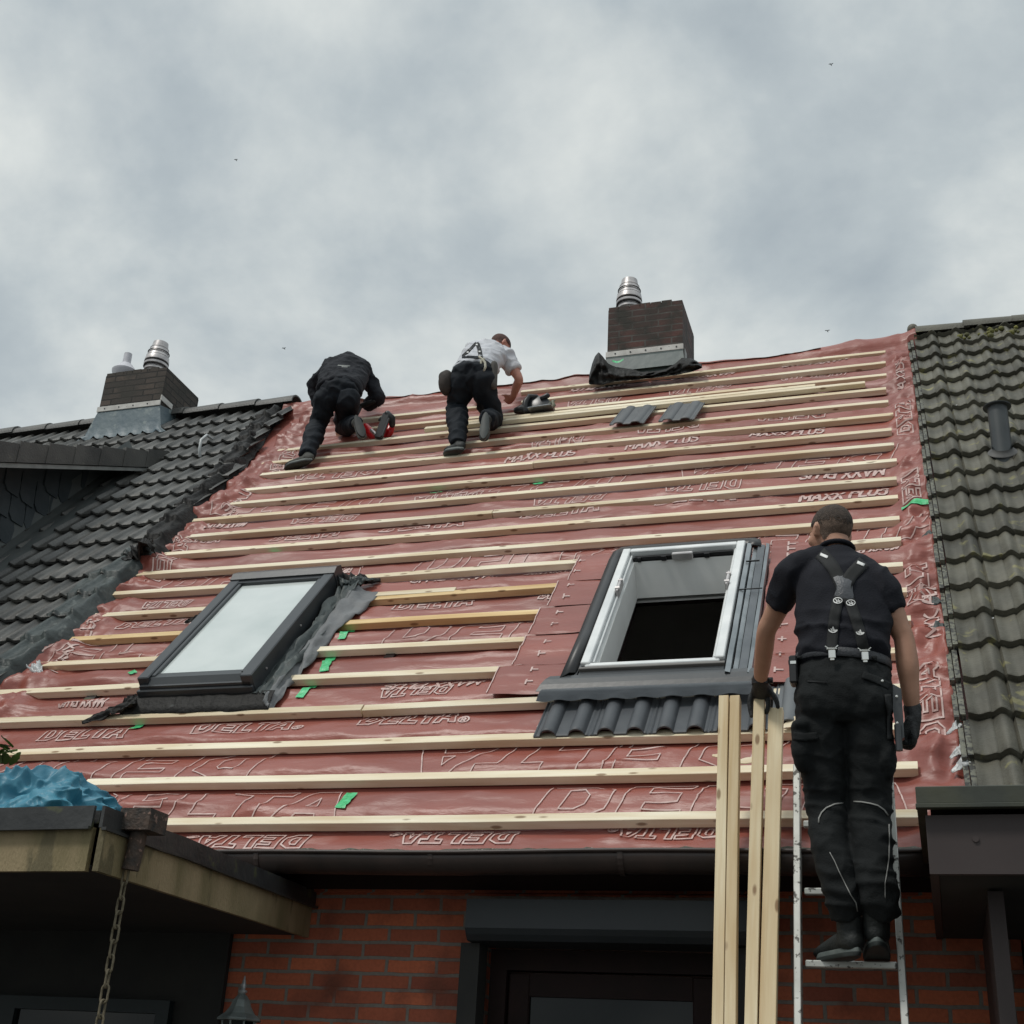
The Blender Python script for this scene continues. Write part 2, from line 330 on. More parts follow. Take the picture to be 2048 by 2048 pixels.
SKIN  = mat('skin', (.42,.22,.145), (.50,.27,.18), 9, .5, bump=.1, bscale=120)
SKIN2 = mat('skin_sunburnt', (.50,.22,.16), (.56,.27,.20), 9, .5)
HAIRM = mat('brown_hair', (.055,.038,.026), (.10,.072,.05), 60, .8, bump=.6, bscale=260)
HAIRB = mat('auburn_hair', (.10,.045,.035), (.06,.03,.025), 60, .8)
NAVY  = mat('black_shirt_cloth', (.0085,.009,.014), (.013,.014,.02), 9, .85, bump=.3, bscale=160, spec=.3)
TROU  = mat('black_work_trousers', (.011,.0125,.013), (.016,.018,.0185), 6, .85, bump=.35, bscale=200, spec=.22)
TROU2 = mat('navy_work_trousers', (.006,.009,.014), (.010,.014,.020), 6, .8, bump=.3, bscale=160, spec=.3)
JACK  = mat('charcoal_jacket', (.011,.0125,.017), (.018,.020,.026), 6, .85, bump=.3, bscale=120, spec=.3)
TEE   = mat('pale_grey_shirt', (.52,.53,.57), (.60,.61,.64), 8, .85, bump=.2, bscale=160)
ELAS  = mat('black_elastic', (.008,.009,.010), (.012,.013,.013), 30, .8)
LEATH = mat('dark_leather', (.022,.024,.029), (.034,.036,.042), 18, .45, bump=.3, bscale=120)
WHIT  = mat('white_mark', (.78,.78,.76), None, rough=.6)
CHROM = mat('clip_metal', (.75,.74,.70), None, rough=.2, metal=.9)
GLOV  = mat('black_glove', (.011,.012,.013), (.022,.023,.025), 25, .6, bump=.5, bscale=150)
SHOE  = mat('dark_shoe', (.008,.010,.0095), (.015,.018,.017), 10, .6, bump=.3, bscale=120)
SHOE2 = mat('dusty_boot', (.045,.047,.042), (.07,.07,.062), 14, .8, bump=.4, bscale=80)
SOLE  = mat('shoe_sole', (.030,.038,.036), (.022,.027,.026), 20, .6)
SOLED = mat('dark_sole', (.012,.014,.014), (.02,.022,.02), 20, .7)
RED   = mat('red_casing', (.60,.015,.02), (.45,.01,.015), 8, .28)
OLIVE = mat('olive_guard', (.24,.24,.17), (.17,.175,.13), 12, .5)
ROPEM = mat('pale_rope', (.62,.60,.50), (.45,.43,.35), 60, .9)
LEAFM = mat('leaf_green', (.10,.17,.03), (.05,.10,.02), 12, .5)
PALEP = mat('pale_plastic', (.55,.57,.57), (.40,.42,.43), 12, .35)
GROUND= mat('paving_grey', (.10,.095,.085), (.06,.058,.052), 2, .9, bump=.5, bscale=12)
SLIP  = mat('flue_white', (.60,.60,.64), (.48,.48,.52), 9, .5)
BRICK = brick_mat('red_brick', (.62,.165,.075), (.32,.085,.050), (.24,.21,.18), .25, .07, .0085, dirt=(.20,.06,.035), dirt_lo=.52)
CBRK  = brick_mat('sooty_brick', (.105,.045,.036), (.06,.034,.03), (.11,.10,.09), .25, .07, .008, dirt=(.032,.03,.024), dirt_lo=.40)
CBRK2 = brick_mat('grey_brick', (.095,.072,.058), (.050,.042,.036), (.022,.02,.018), .25, .07, .008, dirt=(.04,.036,.03), dirt_lo=.45)

# ------------------------------------------------------------------ ground
gb=MB(); gb.box((-60,-60,-.3),(60,60,0)); tag(gb.build('ground',GROUND),kind='structure')

# ------------------------------------------------------------------ terraced house (middle)
HOUSE=empty('terraced_house',(-2.85,5.95,0),'brick terraced house with its roof stripped to red membrane and new battens','house')
ROWV=[7.01,6.69,6.35,5.98,5.65,5.34,5.00,4.69,4.365,4.025,3.70,3.355,3.04,2.695,2.35,2.01,1.67,1.31,.96,.635,.285]
MB0=-.062                                         # membrane base height below the batten tops
def H(u, v, detail=True):
    u=np.asarray(u,float); v=np.asarray(v,float)
    h=np.full(np.broadcast(u,v).shape, MB0)
    near=np.full(h.shape,9.0)
    for r in ROWV: near=np.minimum(near,np.abs(v-(r-.030)))
    loose=sst(.03,.12,near)
    big=fbm(u*.5,v*.9,4); 
    h=h+loose*(.030*fbm(u*1.1,v*2.6,1)+.026*ridge(u*.35+v*.3,v*5.5,2,4.0)*sst(.40,.60,big)+.012*ridge(u*1.6-v*1.1,v*7+u*.8,3,5.0)+.014*ridge(u*.5+v*.2,v*3.6,14,9.0)+.006*ridge(u*1.3-v*.8,v*4.0+u*.5,15,9.0))
    # diagonal pulls
    h=h+loose*.010*ridge(u*2.0+v*2.4,v*1.4-u*.5,6,5.0)
    # crumpled strips along both verges
    er=sst(-.10,.06,u); el=sst(-5.15,-5.45,u)
    e=np.maximum(er,el)*(1-.75*sst(6.7,7.15,v))
    h=h+e*(.060*ridge(u*3.0+v*.5,v*4.5-u*2.5,7,1.6)+.035*ridge(u*7-v*3,v*8+u*5,8,2.0)+.012*fbm(u*14,v*22,9)-.012)
    h=h+.02*sst(.08,.2,u)
    # overlaps of the membrane runs
    for lv in (.57,1.93,3.28,4.6,5.95): h=h+.006*sst(lv-.01,lv+.01,v+.015*(fbm(u*1.3,0*u,11)-.5))*sst(lv+1.2,lv+.9,v)
    # ridge fold, rising to the right verge
    rg=sst(6.75,7.2,v)
    h=h+rg*(.03+.030*fbm(u*1.2,v*.5,12)+.025*ridge(u*2.5,v*3,13)+.022*sst(-.9,.1,u)+.03*sst(-4.0,-5.2,u))
    h=np.minimum(h, .03+ .2*rg + .06*e)
    cap_=np.where((u<-5.62)&(v<7.0),-.03,9); cap_=np.where((u>.155)&(v<7.1),-.005,cap_)
    return np.minimum(h,cap_)
def membrane_grid():
    us=np.concatenate([np.arange(-5.92,-5.0,.02),np.arange(-5.0,-.16,.03),np.arange(-.16,.225,.012)])
    vs=np.arange(.058,7.56,.0175); Ug,Vg=np.meshgrid(us,vs)
    Hh=H(Ug,Vg)
    # ragged lower edge
    lowe=.045*(fbm(us*1.7,us*0,20)-.5)+.012*(fbm(us*9,us*0,21)-.5)
    mb=MB(); n=len(us)
    for j,v in enumerate(vs):
        for i,u in enumerate(us):
            vv=v+ (lowe[i]*max(0,1-j*.12))
            P=rpr(u,vv,Hh[j,i])
            mb.v.append(P[:])
    global WINH
    ww=WINH=((-4.34,-3.70,1.50,2.84),(-1.71,-.965,1.50,2.93))          # cut-outs at the two roof windows
    for j in range(len(vs)-1):
        for i in range(n-1):
            uc,vc=us[i],vs[j]
            if any(a<uc<b and c<vc<d for a,b,c,d in ww): continue
            mb.f.append((j*n+i,j*n+i+1,(j+1)*n+i+1,(j+1)*n+i)); mb.m.append(0)
    return mb
MG=membrane_grid()
# --- the printing on the membrane: ribbons laid 2 mm above the sheet
GL={'D':([[(0,0),(0,1),(.45,1),(.72,.75),(.72,.25),(.45,0),(0,0)],[(.24,.24),(.24,.76),(.40,.76),(.48,.62),(.48,.38),(.40,.24),(.24,.24)]],.86),
 'E':([[(0,0),(0,1),(.65,1),(.65,.78),(.25,.78),(.25,.62),(.58,.62),(.58,.40),(.25,.40),(.25,.22),(.65,.22),(.65,0),(0,0)]],.76),
 'L':([[(0,0),(0,1),(.25,1),(.25,.22),(.60,.22),(.60,0),(0,0)]],.62),
 'T':([[(.22,0),(.22,.78),(0,.78),(0,1),(.70,1),(.70,.78),(.47,.78),(.47,0),(.22,0)]],.66),
 'A':([[(0,0),(.28,1),(.55,1),(.83,0),(.58,0),(.53,.2),(.30,.2),(.25,0),(0,0)],[(.35,.42),(.415,.72),(.48,.42),(.35,.42)]],.90)}
circ=[(.5+.5*cos(a*pi/6),.5+.5*sin(a*pi/6)) for a in range(13)]
GL['R']=([[(x*.38,y*.38) for x,y in circ],[(.12,.10),(.12,.28),(.22,.28),(.26,.22),(.22,.18),(.12,.18),(.25,.10)]],.5)
ST={'M':([[(0,0),(0,1),(.4,.35),(.8,1),(.8,0)]],1.05),'A':([[(0,0),(.38,1),(.76,0)],[(.16,.32),(.6,.32)]],.98),'X':([[(0,0),(.7,1)],[(0,1),(.7,0)]],.92),
 'P':([[(0,0),(0,1),(.5,1),(.64,.85),(.64,.62),(.5,.47),(0,.47)]],.86),'L':([[(0,1),(0,0),(.55,0)]],.75),'U':([[(0,1),(0,.2),(.15,0),(.5,0),(.65,.2),(.65,1)]],.88),
 'S':([[(.62,.85),(.5,1),(.15,1),(0,.85),(0,.65),(.15,.53),(.5,.47),(.64,.35),(.64,.15),(.5,0),(.15,0),(0,.15)]],.86),' ':([],.5),
 'T':([[(0,1),(.8,1)],[(.4,1),(.4,0)]],1.0),'+':([[(0,.5),(.8,.5)],[(.4,0),(.4,1)]],1.0)}
def ribbon(mb, pts, w, hf=H, mi=1, lift=.006, step=.02):
    out=[]
    for (a,b),(c,d) in zip(pts[:-1],pts[1:]):
        L=hypot(c-a,d-b)
        if L<1e-6: continue
        tx,ty=(c-a)/L,(d-b)/L; nx,ny=-ty*w/2,tx*w/2; k=max(1,int(L/step)); e=w*.35
        A=(a-tx*e,b-ty*e); B=(c+tx*e,d+ty*e); row=[]
        for i in range(k+1):
            f=i/k; row.append((A[0]+(B[0]-A[0])*f,A[1]+(B[1]-A[1])*f))
        if mb is globals().get('MG') and any(w0-.05<p[0]<w1+.05 and w2-.05<p[1]<w3+.05 for p in row for w0,w1,w2,w3 in WINH): continue
        if max(p[0] for p in row)>.2 or min(p[1] for p in row)<.068: continue
        us=np.array([[p[0]+nx,p[0]-nx] for p in row]); vs=np.array([[p[1]+ny,p[1]-ny] for p in row]); hh=hf(us,vs)+lift
        mb.grid([[rpr(us[i,j],vs[i,j],hh[i,j]) for j in (0,1)] for i in range(k+1)],mi)
def word(mb, txt, u0, v0, L, h, kind='o', rot=0.0, w=None, slant=.18, hf=H, lift=.006):
    """lay a word starting at (u0,v0), length L, letter height h, turned by rot in the roof plane"""
    G=GL if kind=='o' else ST; tot=sum(G[c][1] for c in txt); sx=L/tot; x=0; c_,s_=cos(rot),sin(rot)
    for c in txt:
        for pl in G[c][0]:
            P=[]
            for gx,gy in pl:
                X=(x+gx)*sx+slant*gy*h; Y=gy*h; P.append((u0+X*c_-Y*s_,v0+X*s_+Y*c_))
            ribbon(mb,P,w or (.0085 if kind=='o' else h*.17),hf,lift=lift)
        x+=G[c][1]
def wpx(mb, txt, xa, ya, xb, yb, h, kind='o', inv=False, slant=.15):
    """a word whose baseline was read between two photo points; h in metres"""
    a=uv(xa,ya,-.045); b=uv(xb,yb,-.045); L=hypot(b[0]-a[0],b[1]-a[1])
    if inv: word(mb,txt,b[0],(a[1]+b[1])/2+ h,L,h,kind,pi,slant=slant)
    else: word(mb,txt,a[0],(a[1]+b[1])/2,L,h,kind,0,slant=slant)
D='DELTA'; MP='MAXX PLUS'
for t,xa,ya,xb,yb,h,k,i in (
 ('DELTAR',352,1699,606,1694,.11,'o',1),('DELTAR',762,1693,1028,1689,.11,'o',1),('DELTAR',1204,1680,1440,1676,.11,'o',1),
 ('DELTA',74,1487,250,1482,.125,'o',0),('DELTAR',382,1474,610,1466,.125,'o',0),('DELTAR',716,1458,942,1450,.13,'o',0),('DELTA',1076,1462,1260,1454,.13,'o',0),
 (MP,763,1382,960,1378,.085,'s',1),(D,756,1399,898,1395,.10,'o',1),(MP,120,1421,208,1418,.07,'s',1),
 (D,786,1224,947,1218,.12,'o',0),(D,1078,1208,1160,1204,.12,'o',0),(MP,819,1175,989,1160,.075,'s',1),(MP,1050,1154,1138,1150,.075,'s',1),
 (D,233,1263,383,1256,.11,'o',0),(D,283,1223,375,1219,.10,'o',1),(D,337,1099,440,1094,.12,'o',0),(D,541,1089,678,1080,.12,'o',0),
 (MP,411,1064,489,1058,.09,'s',1),(D,577,1054,709,1046,.11,'o',1),(D,585,965,753,955,.12,'o',1),(D,760,1070,930,1058,.12,'o',0),
 (MP,1566,742,1698,728,.12,'s',1),(MP,1344,765,1469,752,.12,'s',1),(MP,1139,790,1255,777,.12,'s',1),
 (D,1558,771,1694,755,.14,'o',1),(D,1333,796,1461,781,.14,'o',1),(D,1131,818,1240,805,.14,'o',1),
 (D,1511,853,1655,836,.14,'o',1),(D,1271,878,1403,863,.14,'o',1),(D,1060,902,1170,889,.14,'o',1),
 (MP,1500,884,1650,867,.10,'s',0),(MP,1251,907,1399,890,.10,'s',0),(MP,1010,930,1152,915,.10,'s',0),
 (MP,1600,966,1771,952,.11,'s',1),(D,1325,994,1484,978,.14,'o',1),(D,1060,1018,1210,1003,.14,'o',1),
 (D,1310,1023,1476,1006,.13,'o',0),(D,1040,1045,1203,1031,.13,'o',0),(MP,1599,1007,1777,990,.12,'s',0),
 (MP,1680,1120,1800,1110,.09,'s',1),(D,820,1010,960,999,.12,'o',1),(D,660,1150,700,1148,.1,'o',0)):
    wpx(MG,t,xa,ya,xb,yb,h,k,bool(i))
# huge outlined lettering and chevrons half hidden behind the battens
def big(u0, v0, L, h, inv=False, txt='DELTA'): word(MG,txt,u0,v0,L,h,'o',pi if inv else 0,w=.0065,slant=.3)
for u0,v0 in ((-3.3,.915),(-.6,.915)): big(u0,v0,1.9,.24,True)
for u0,v0 in ((-4.4,.30),(-1.75,.30)): big(u0,v0,1.7,.25)
for u0,v0 in ((-5.9,2.04),(-3.1,2.04)): big(u0,v0,1.9,.24)
for k in range(3): big(-5.2+k*1.95,3.06,1.6,.24)
for k in range(3): big(-3.9+k*1.95,4.66,1.6,.25,True)
for lv in (.60,1.96,3.31,4.63,5.98):
    uu=-5.3
    while uu<-.1:
        word(MG,'T',uu,lv,.035,.03,'s',w=.007,slant=0); uu+=.155
# lettering running up the crumpled right-hand strip
for t,u0,v0,L,h,k in ((D,.10,.85,.62,.11,'o'),(D,.10,2.1,.6,.12,'o'),(MP,.13,1.75,.6,.07,'s'),(D,.11,3.5,.6,.11,'o'),(D,.11,4.9,.6,.11,'o'),(MP,.09,5.9,.6,.06,'s')):
    word(MG,t,u0,v0,L,h,k,pi/2,slant=0)
for t,u0,v0,L,h,k in ((MP,-5.30,1.9,.7,.08,'s'),(D,-5.25,3.2,.7,.13,'o'),(MP,-5.22,4.3,.7,.08,'s'),(D,-5.2,5.3,.6,.12,'o')):
    word(MG,t,u0,v0,L,h,k,pi/2+.1,slant=0)
roof=tag(MG.build('roof_membrane',[MEMB,PRINT],HOUSE,smooth=True),'red printed roofing membrane, wrinkled, between pale battens')

# ------------------------------------------------------------------ battens
def batten(u0, u1, v, tilt=0.0, m=None, n=0.0, parent=HOUSE, name='batten', w=.058, t=.046, label=None):
    L=u1-u0; mb=MB(); ks=max(2,int(L/.5)); row=[]
    ph=random.random()*9
    for i in range(ks+1):
        x=L*i/ks; dy=.004*sin(x*1.3+ph)+.003*sin(x*3.1+ph*2); dz=.0025*sin(x*2.1+ph)
        b=.002
        sec=[(-w+b,-t),(-b,-t),(0,-t+b),(0,-b),(-b,0),(-w+b,0),(-w,-b),(-w,-t+b)]
        row.append([(x,a+dy+tilt*x/max(L,.01),c+dz) for a,c in sec])
    vs=[p for r in row for p in r]; k=8; fs=[(i*k+j,i*k+(j+1)%k,(i+1)*k+(j+1)%k,(i+1)*k+j) for i in range(ks) for j in range(k)]
    fs+= [tuple(range(k))[::-1], tuple(ks*k+j for j in range(k))]
    mb.add(vs,fs); o=mb.build(name,m or WOOD,parent,RF@Matrix.Translation((u0,v,n)))
    if label: o['label']=label
    return o
LE=[-3.38,-4.95,-5.04,-5.49,-5.50,-5.39,-5.5,-5.5,-5.58,-5.52,-5.54,-5.58,-5.58,-5.57,-5.6,-5.63,-6.6,-6.6,-6.6,-6.6,-6.6]
RE=[-.045,-.05,-.05,-.06,-.05,-.02,-.04,-.03,-.02,-.03,-.03,-.03,-.03,-.03,-.02,-.01,-.03,-.03,-.03,-.03,-.02]
for i,v in enumerate(ROWV):
    l,r=LE[i],RE[i]; j=i+1
    if j==2: batten(l,-3.62,v-.02); batten(-3.30,r,v)
    elif j==13: batten(l,-2.02,v); batten(-.62,r,v)
    elif j in (14,15,16,17):
        e={14:-2.07,15:-2.13,16:-2.12,17:-2.2}[j]; s={14:-3.5,15:-3.52,16:-3.55,17:-3.6}[j]
        m=WOODY if j in (14,15) else WOOD
        batten(l,-4.40,v,m=WOODY if j==15 else WOOD); batten(s,e,v,m=m); batten(-.60,r,v)
    elif j==18: batten(l,-2.93,v); batten(-2.92,r,v)
    elif j==21: batten(-5.2,r,v)
    elif j==20: batten(l,-4.3,v); batten(-4.29,r,v)
    elif j in (7,10): batten(l,-2.6-.2*j/7,v); batten(-2.6-.2*j/7+.005,r,v+.003)
    else: batten(l,r,v)
# counter-batten stubs that show under the battens
cb=MB(); cb.box((-4.90,1.34,-.075),(-4.83,1.66,-.039)); tag(cb.build('counter_batten',BITU,HOUSE,RF),'dark counter batten stub below the battens')
cb=MB(); cb.box((-3.03,1.80,-.075),(-2.97,2.0,-.039)); cb.build('counter_batten',DBROWN,HOUSE,RF)

# ------------------------------------------------------------------ roof solid behind the membrane, walls
X0,X1=-6.15,.32
def solid_roof(mb, x0, x1, v0, v1, th=.16, mi=0, n=-.14):
    a=[rp(x0,v0,n),rp(x0,v1,n),rp(x0,v1,n-th),rp(x0,v0,n-th)]
    mb.prism(a,(0,0,0),(x1-x0,0,0),mi)
b=MB()
for (x0,x1,v0,v1) in ((X0,-4.36,.12,7.2),(-3.68,-1.68,.12,7.2),(-.99,X1,.12,7.2),(-4.36,-3.68,.12,1.48),(-4.36,-3.68,2.86,7.2),(-1.68,-.99,.12,1.54),(-1.68,-.99,2.90,7.2)):
    solid_roof(b,x0,x1,v0,v1)
b.build('roof_boarding',DBROWN,HOUSE)
rb=MB(); R=rp(0,7.2,-.1); rb.prism([(X0,R.y,R.z),(X0,R.y+4.6,R.z-5.15),(X0,R.y+4.6,R.z-5.3),(X0,R.y,R.z-.15)],(0,0,0),(X1-X0,0,0)); rb.build('rear_roof',TILELP,HOUSE)
WX0,WX1,WY=-6.15,.32,5.95
w=MB(); OX0,OX1,OZ=-2.045,-.80,2.37             # door opening
w.box((WX0,WY,0),(OX0,WY+.3,2.72)); w.box((OX1,WY,0),(WX1,WY+.3,2.72)); w.box((OX0,WY+.002,OZ+.12),(OX1,WY+.298,2.72))
w.build('wall',BRICK,HOUSE)
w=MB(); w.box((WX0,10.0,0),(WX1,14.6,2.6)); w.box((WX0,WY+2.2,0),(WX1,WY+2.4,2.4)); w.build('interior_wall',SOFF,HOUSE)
w=MB(); w.box((WX0,5.57,2.675),(WX1,WY,2.69)); w.box((WX0,5.565,2.665),(WX1,5.58,2.72)); w.build('soffit',BROWN,HOUSE)
# brick band below the eaves, slightly proud
w=MB(); w.box((-2.9,WY-.045,2.60),(WX1,WY-.003,2.672)); w.build('header_course',BRICK,HOUSE)
# ---- roller shutter over the door
w=MB(); prof=[(5.74,2.545),(WY-.002,2.555),(WY-.002,2.36),(5.78,2.37),(5.755,2.395),(5.74,2.42)]
w.prism([(-2.03,y,z) for y,z in prof],(0,0,0),(1.30,0,0)); w.build('roller_shutter_box',mat('shutter_grey',(.020,.025,.029),(.027,.032,.037),3,.45),HOUSE)
w=MB(); w.box((OX0-.03,5.83,0),(OX0+.06,WY-.004,2.365)); w.box((OX1-.06,5.83,0),(OX1+.03,WY-.004,2.365)); w.build('shutter_rail',SOFF,HOUSE)
dr=MB(); dr.box((OX0+.06,6.00,0),(OX0+.14,6.08,2.36)); dr.box((OX1-.14,6.00,0),(OX1-.06,6.08,2.36)); dr.box((OX0+.14,6.00,2.27),(OX1-.14,6.08,2.36))
door=dr.build('door',DBROWN,HOUSE)
lf=MB(); lf.box((OX0+.15,6.01,0.0),(OX0+.25,6.06,2.26),bev=.006); lf.box((OX1-.25,6.01,0),(OX1-.15,6.06,2.26),bev=.006); lf.box((OX0+.25,6.011,2.16),(OX1-.25,6.059,2.26)); lf.build('door_leaf',DBROWN,door)
gl=MB(); gl.box((OX0+.25,6.03,.1),(OX1-.25,6.04,2.16)); gl.build('pane',GLASD,door)
# ---- gutter
g=MB(); P=[]
GX0,GX1=-3.45,.05
for k in range(13):
    a=pi+pi*k/12; P.append((5.490+.072*cos(a)*1.0,2.69+.082*sin(a)))
for th in (0,): g.grid([[(GX0+(GX1-GX0)*i/12,y,z+.004*sin(i)) for y,z in P] for i in range(13)])
g.tube([(GX0+(GX1-GX0)*i/12,5.416,2.695+.004*sin(i)) for i in range(13)],.009,8)
gut=g.build('gutter',BROWN,HOUSE,smooth=True)
so=gut.modifiers.new('s','SOLIDIFY'); so.thickness=.003
g=MB()
for x in (-2.95,-2.1,-1.25,-.4):
    g=MB(); g.tube([(x,5.490+.075*cos(a),2.69+.085*sin(a)) for a in [pi+pi*k/10 for k in range(8)]],.012,4,rad2=.002,side=(1,0,0)); g.build('gutter_bracket',BROWN,gut)
md=MB(); nx=90
md.grid([[(GX0+(GX1-GX0)*i/nx,5.422+.15*j/5,2.672+.026*float(fbm(i*.55,j*.8,31))+.050*j/5) for j in range(6)] for i in range(nx+1)])
md.build('moss_in_gutter',MUD,gut,smooth=True)
def atX(x,y,X):
    d=ray(x,y); return CAM+d*(X/d.x)
RB=lambda mb,u0,v0,n0,u1,v1,n1,mi=0,bev=0: mb.box((u0,v0,n0),(u1,v1,n1),mi,None,bev)
RF0=RF
RF=RF0@Matrix.Translation((0,0,.045))
# ------------------------------------------------------------------ closed roof window (left)
A0,A1,B0,B1=-4.415,-3.645,1.42,2.90
wl=MB(); RB(wl,A0+.02,B0+.02,-.18,A1-.02,B1-.02,.055); RW=tag(wl.build('roof_window',ANTH,HOUSE,RF),'closed roof window with pale glass and crumpled black flashing')
m=MB(); RB(m,A0,B0+.05,-.02,A0+.075,B1-.10,.098,bev=.006); RB(m,A0+.075,B0+.09,.02,A0+.10,B1-.10,.088,bev=.003)
m.build('side_cladding',ANTH,RW,RF)
m=MB(); RB(m,A1-.075,B0+.02,-.02,A1,B1-.10,.10,bev=.006); RB(m,A1-.10,B0+.09,.02,A1-.075,B1-.10,.088,bev=.003); m.build('side_cladding',ANTH,RW,RF)
m=MB(); m.prism([(A0,B1-.13,.105),(A0,B1-.07,.122),(A0,B1,.10),(A0,B1,-.03),(A0,B1-.13,-.03)],(0,0,0),(A1-A0+.004,0,0)); RB(m,A0+.06,B1-.165,.03,A1-.06,B1-.13,.092); m.build('top_hood',ANTH,RW,RF)
m=MB(); m.prism([(A0+.075,B0+.03,-.03),(A0+.075,B0+.03,.050),(A0+.075,B0+.075,.082),(A0+.075,B0+.13,.078),(A0+.075,B0+.13,-.03)],(0,0,0),(A1-A0-.15,0,0)); RB(m,A0+.004,B0,-.045,A1-.004,B0+.029,.035,bev=.004); m.build('bottom_cladding',ANTH,RW,RF)
m=MB(); RB(m,A0+.10,B0+.13,.05,A1-.10,B1-.165,.070); m.build('pane',PANE,RW,RF)
for (u,v) in ((A1+.0,2.15),(A1,1.62)): m=MB(); m.tube([(u,v,.04),(u+.006,v,.04)],.007,8); m.build('screw',STEEL,RW,RF)
RF=RF0
RB(wl,0,0,0,0,0,0) if 0 else None
m=MB(); RB(m,A0+.012,B0+.006,-.05,A1-.004,B1-.03,.03); m.build('window_box',ANTH,RW,RF)
# flashing skirt: wavy black foil under the lower edge
def Hs(u,v): return H(u,v)
m=MB(); rows=[]
for i in range(100):
    u=A0-.07+(A1-A0+.20)*i/99; w1=float(fbm(u*7,.3,41)); w2=float(fbm(u*16,.9,42))
    rows.append([(u,B0+.005+.01*w2,.050-.02*w1),(u,B0-.025,.028+.02*w2-.01*w1),(u,B0-.07-.02*w1,.006+.012*w2),(u+.01*w2,B0-.115-.03*w1,-.012+.02*w2)])
m.grid(rows); s=m.build('flashing_skirt',FOIL,RW,RF,smooth=True); s.modifiers.new('s','SOLIDIFY').thickness=.003
# crumpled tail at the lower left corner and bundle at the top corners
def crumple(u0,v0,n0,u1,v1,n1,w,seed,amp=.03,nx=36,ny=14,mt=FOIL,par=RW,name='flashing_tail',taper=(1,.2),fr=RF0):
    rows=[]
    a=Vector((u0,v0,n0)); b=Vector((u1,v1,n1)); d=(b-a); t=d.normalized(); s_=Vector((-t.y,t.x,0)).normalized()
    for i in range(nx):
        f=i/(nx-1); c=a+d*f; ww=w*(taper[0]+(taper[1]-taper[0])*f); row=[]
        for j in range(ny):
            g=j/(ny-1)-.5; fold=float(ridge(f*3.1+seed,g*5,seed%7,1.5)); r2=float(fbm(f*9,g*9,seed%11))
            row.append(c+s_*ww*(g+.25*(r2-.5))+Vector((0,0,amp*(fold*1.6+r2-.8)*(taper[0]+(taper[1]-taper[0])*f))))
        rows.append(row)
    m=MB(); m.grid(rows); o=m.build(name,mt,par,fr,smooth=True); o.modifiers.new('s','SOLIDIFY').thickness=.002; return o
crumple(A0+.02,B0-.04,.0,A0-.27,B0-.20,-.005,.16,3,.05)
crumple(A0-.02,B0-.02,.0,A0-.12,B0-.12,.0,.10,8,.03,mt=PALEP)
crumple(A0-.0,2.62,-.01,A0-.26,2.50,-.02,.10,5,.05,mt=FOIL,name='foil_scrap')
crumple(A1-.02,B1-.06,.02,A1+.25,B1+.02,-.005,.17,12,.06,name='foil_scrap')
crumple(A1+.02,B1-.12,.02,A1+.22,B1-.02,.02,.13,15,.07,mt=FOILG,name='foil_scrap')
# drainage channel and grey sheet on the right side
m=MB()
for k,(du,n0,wd) in enumerate(((.012,.015,.016),(.035,-.005,.02),(.062,.012,.012),(.082,-.01,.02))):
    m.grid([[(A1+du+.004*float(fbm(v*3,k,43))+wd*j,v,n0+.012*(j%2)+.006*float(fbm(v*5,k+j,44))) for j in (0,1)] for v in np.linspace(B0-.05,B1-.05,40)])
m.build('side_channel',FOILG,RW,RF)
crumple(A1+.045,B0-.02,.01,A1+.10,B1-.10,.02,.13,44,.035,nx=120,ny=14,mt=FOILG,name='side_foil',taper=(1,1))
m=MB(); rows=[]
for i in range(60):
    f=i/59; v=1.33+(2.78-1.33)*f; wdt=.045+.06*f+.09*sst(.6,.95,f)+.025*float(fbm(f*9,0,46)); row=[]
    for j in range(10):
        g=j/9; row.append((A1+.09+wdt*g+.02*f,v-.05*g+.01*g,.0+.035*float(fbm(f*9,g*3,45))-.040*g+.035*float(ridge(f*7,g*2+f*3,47,2))))
    rows.append(row)
m.grid(rows); s=m.build('grey_sheet',mat('grey_fleece',(.13,.135,.14),(.18,.185,.19),6,.6,bump=.4,bscale=40),RW,RF,smooth=True); s.modifiers.new('s','SOLIDIFY').thickness=.002
# ------------------------------------------------------------------ open roof window (right)
C0,C1,D0,D1=-1.725,-.945,1.47,2.96
RF=RF0@Matrix.Translation((0,0,.030))
wr_=MB(); RW2=None
m=MB(); RB(m,C0,D0,-.17,C0+.03,D1,.04); RB(m,C1-.03,D0,-.14,C1,D1,.04); RB(m,C0+.03,D1-.03,-.14,C1-.03,D1,.04); RB(m,C0+.03,D0,-.14,C1-.03,D0+.03,.04)
RW2=tag(m.build('roof_window',ANTH,HOUSE,RF),'open roof window, sash removed, white frame round a dark room')
m=MB(); RB(m,C0+.005,D0+.03,.0,C0+.055,D1-.01,.062,bev=.005); RB(m,C1-.055,D0+.03,.0,C1-.005,D1-.01,.062,bev=.005); RB(m,C0+.056,D1-.055,.0,C1-.056,D1-.012,.060,bev=.005); RB(m,C0+.03,D0+.012,.0,C1-.03,D0+.045,.050,bev=.004)
RB(m,C0+.056,D0+.08,-.05,C0+.07,D1-.06,.035,bev=.003); RB(m,C1-.07,D0+.08,-.05,C1-.056,D1-.06,.035,bev=.003)
m.build('frame',WPAINT,RW2,RF)
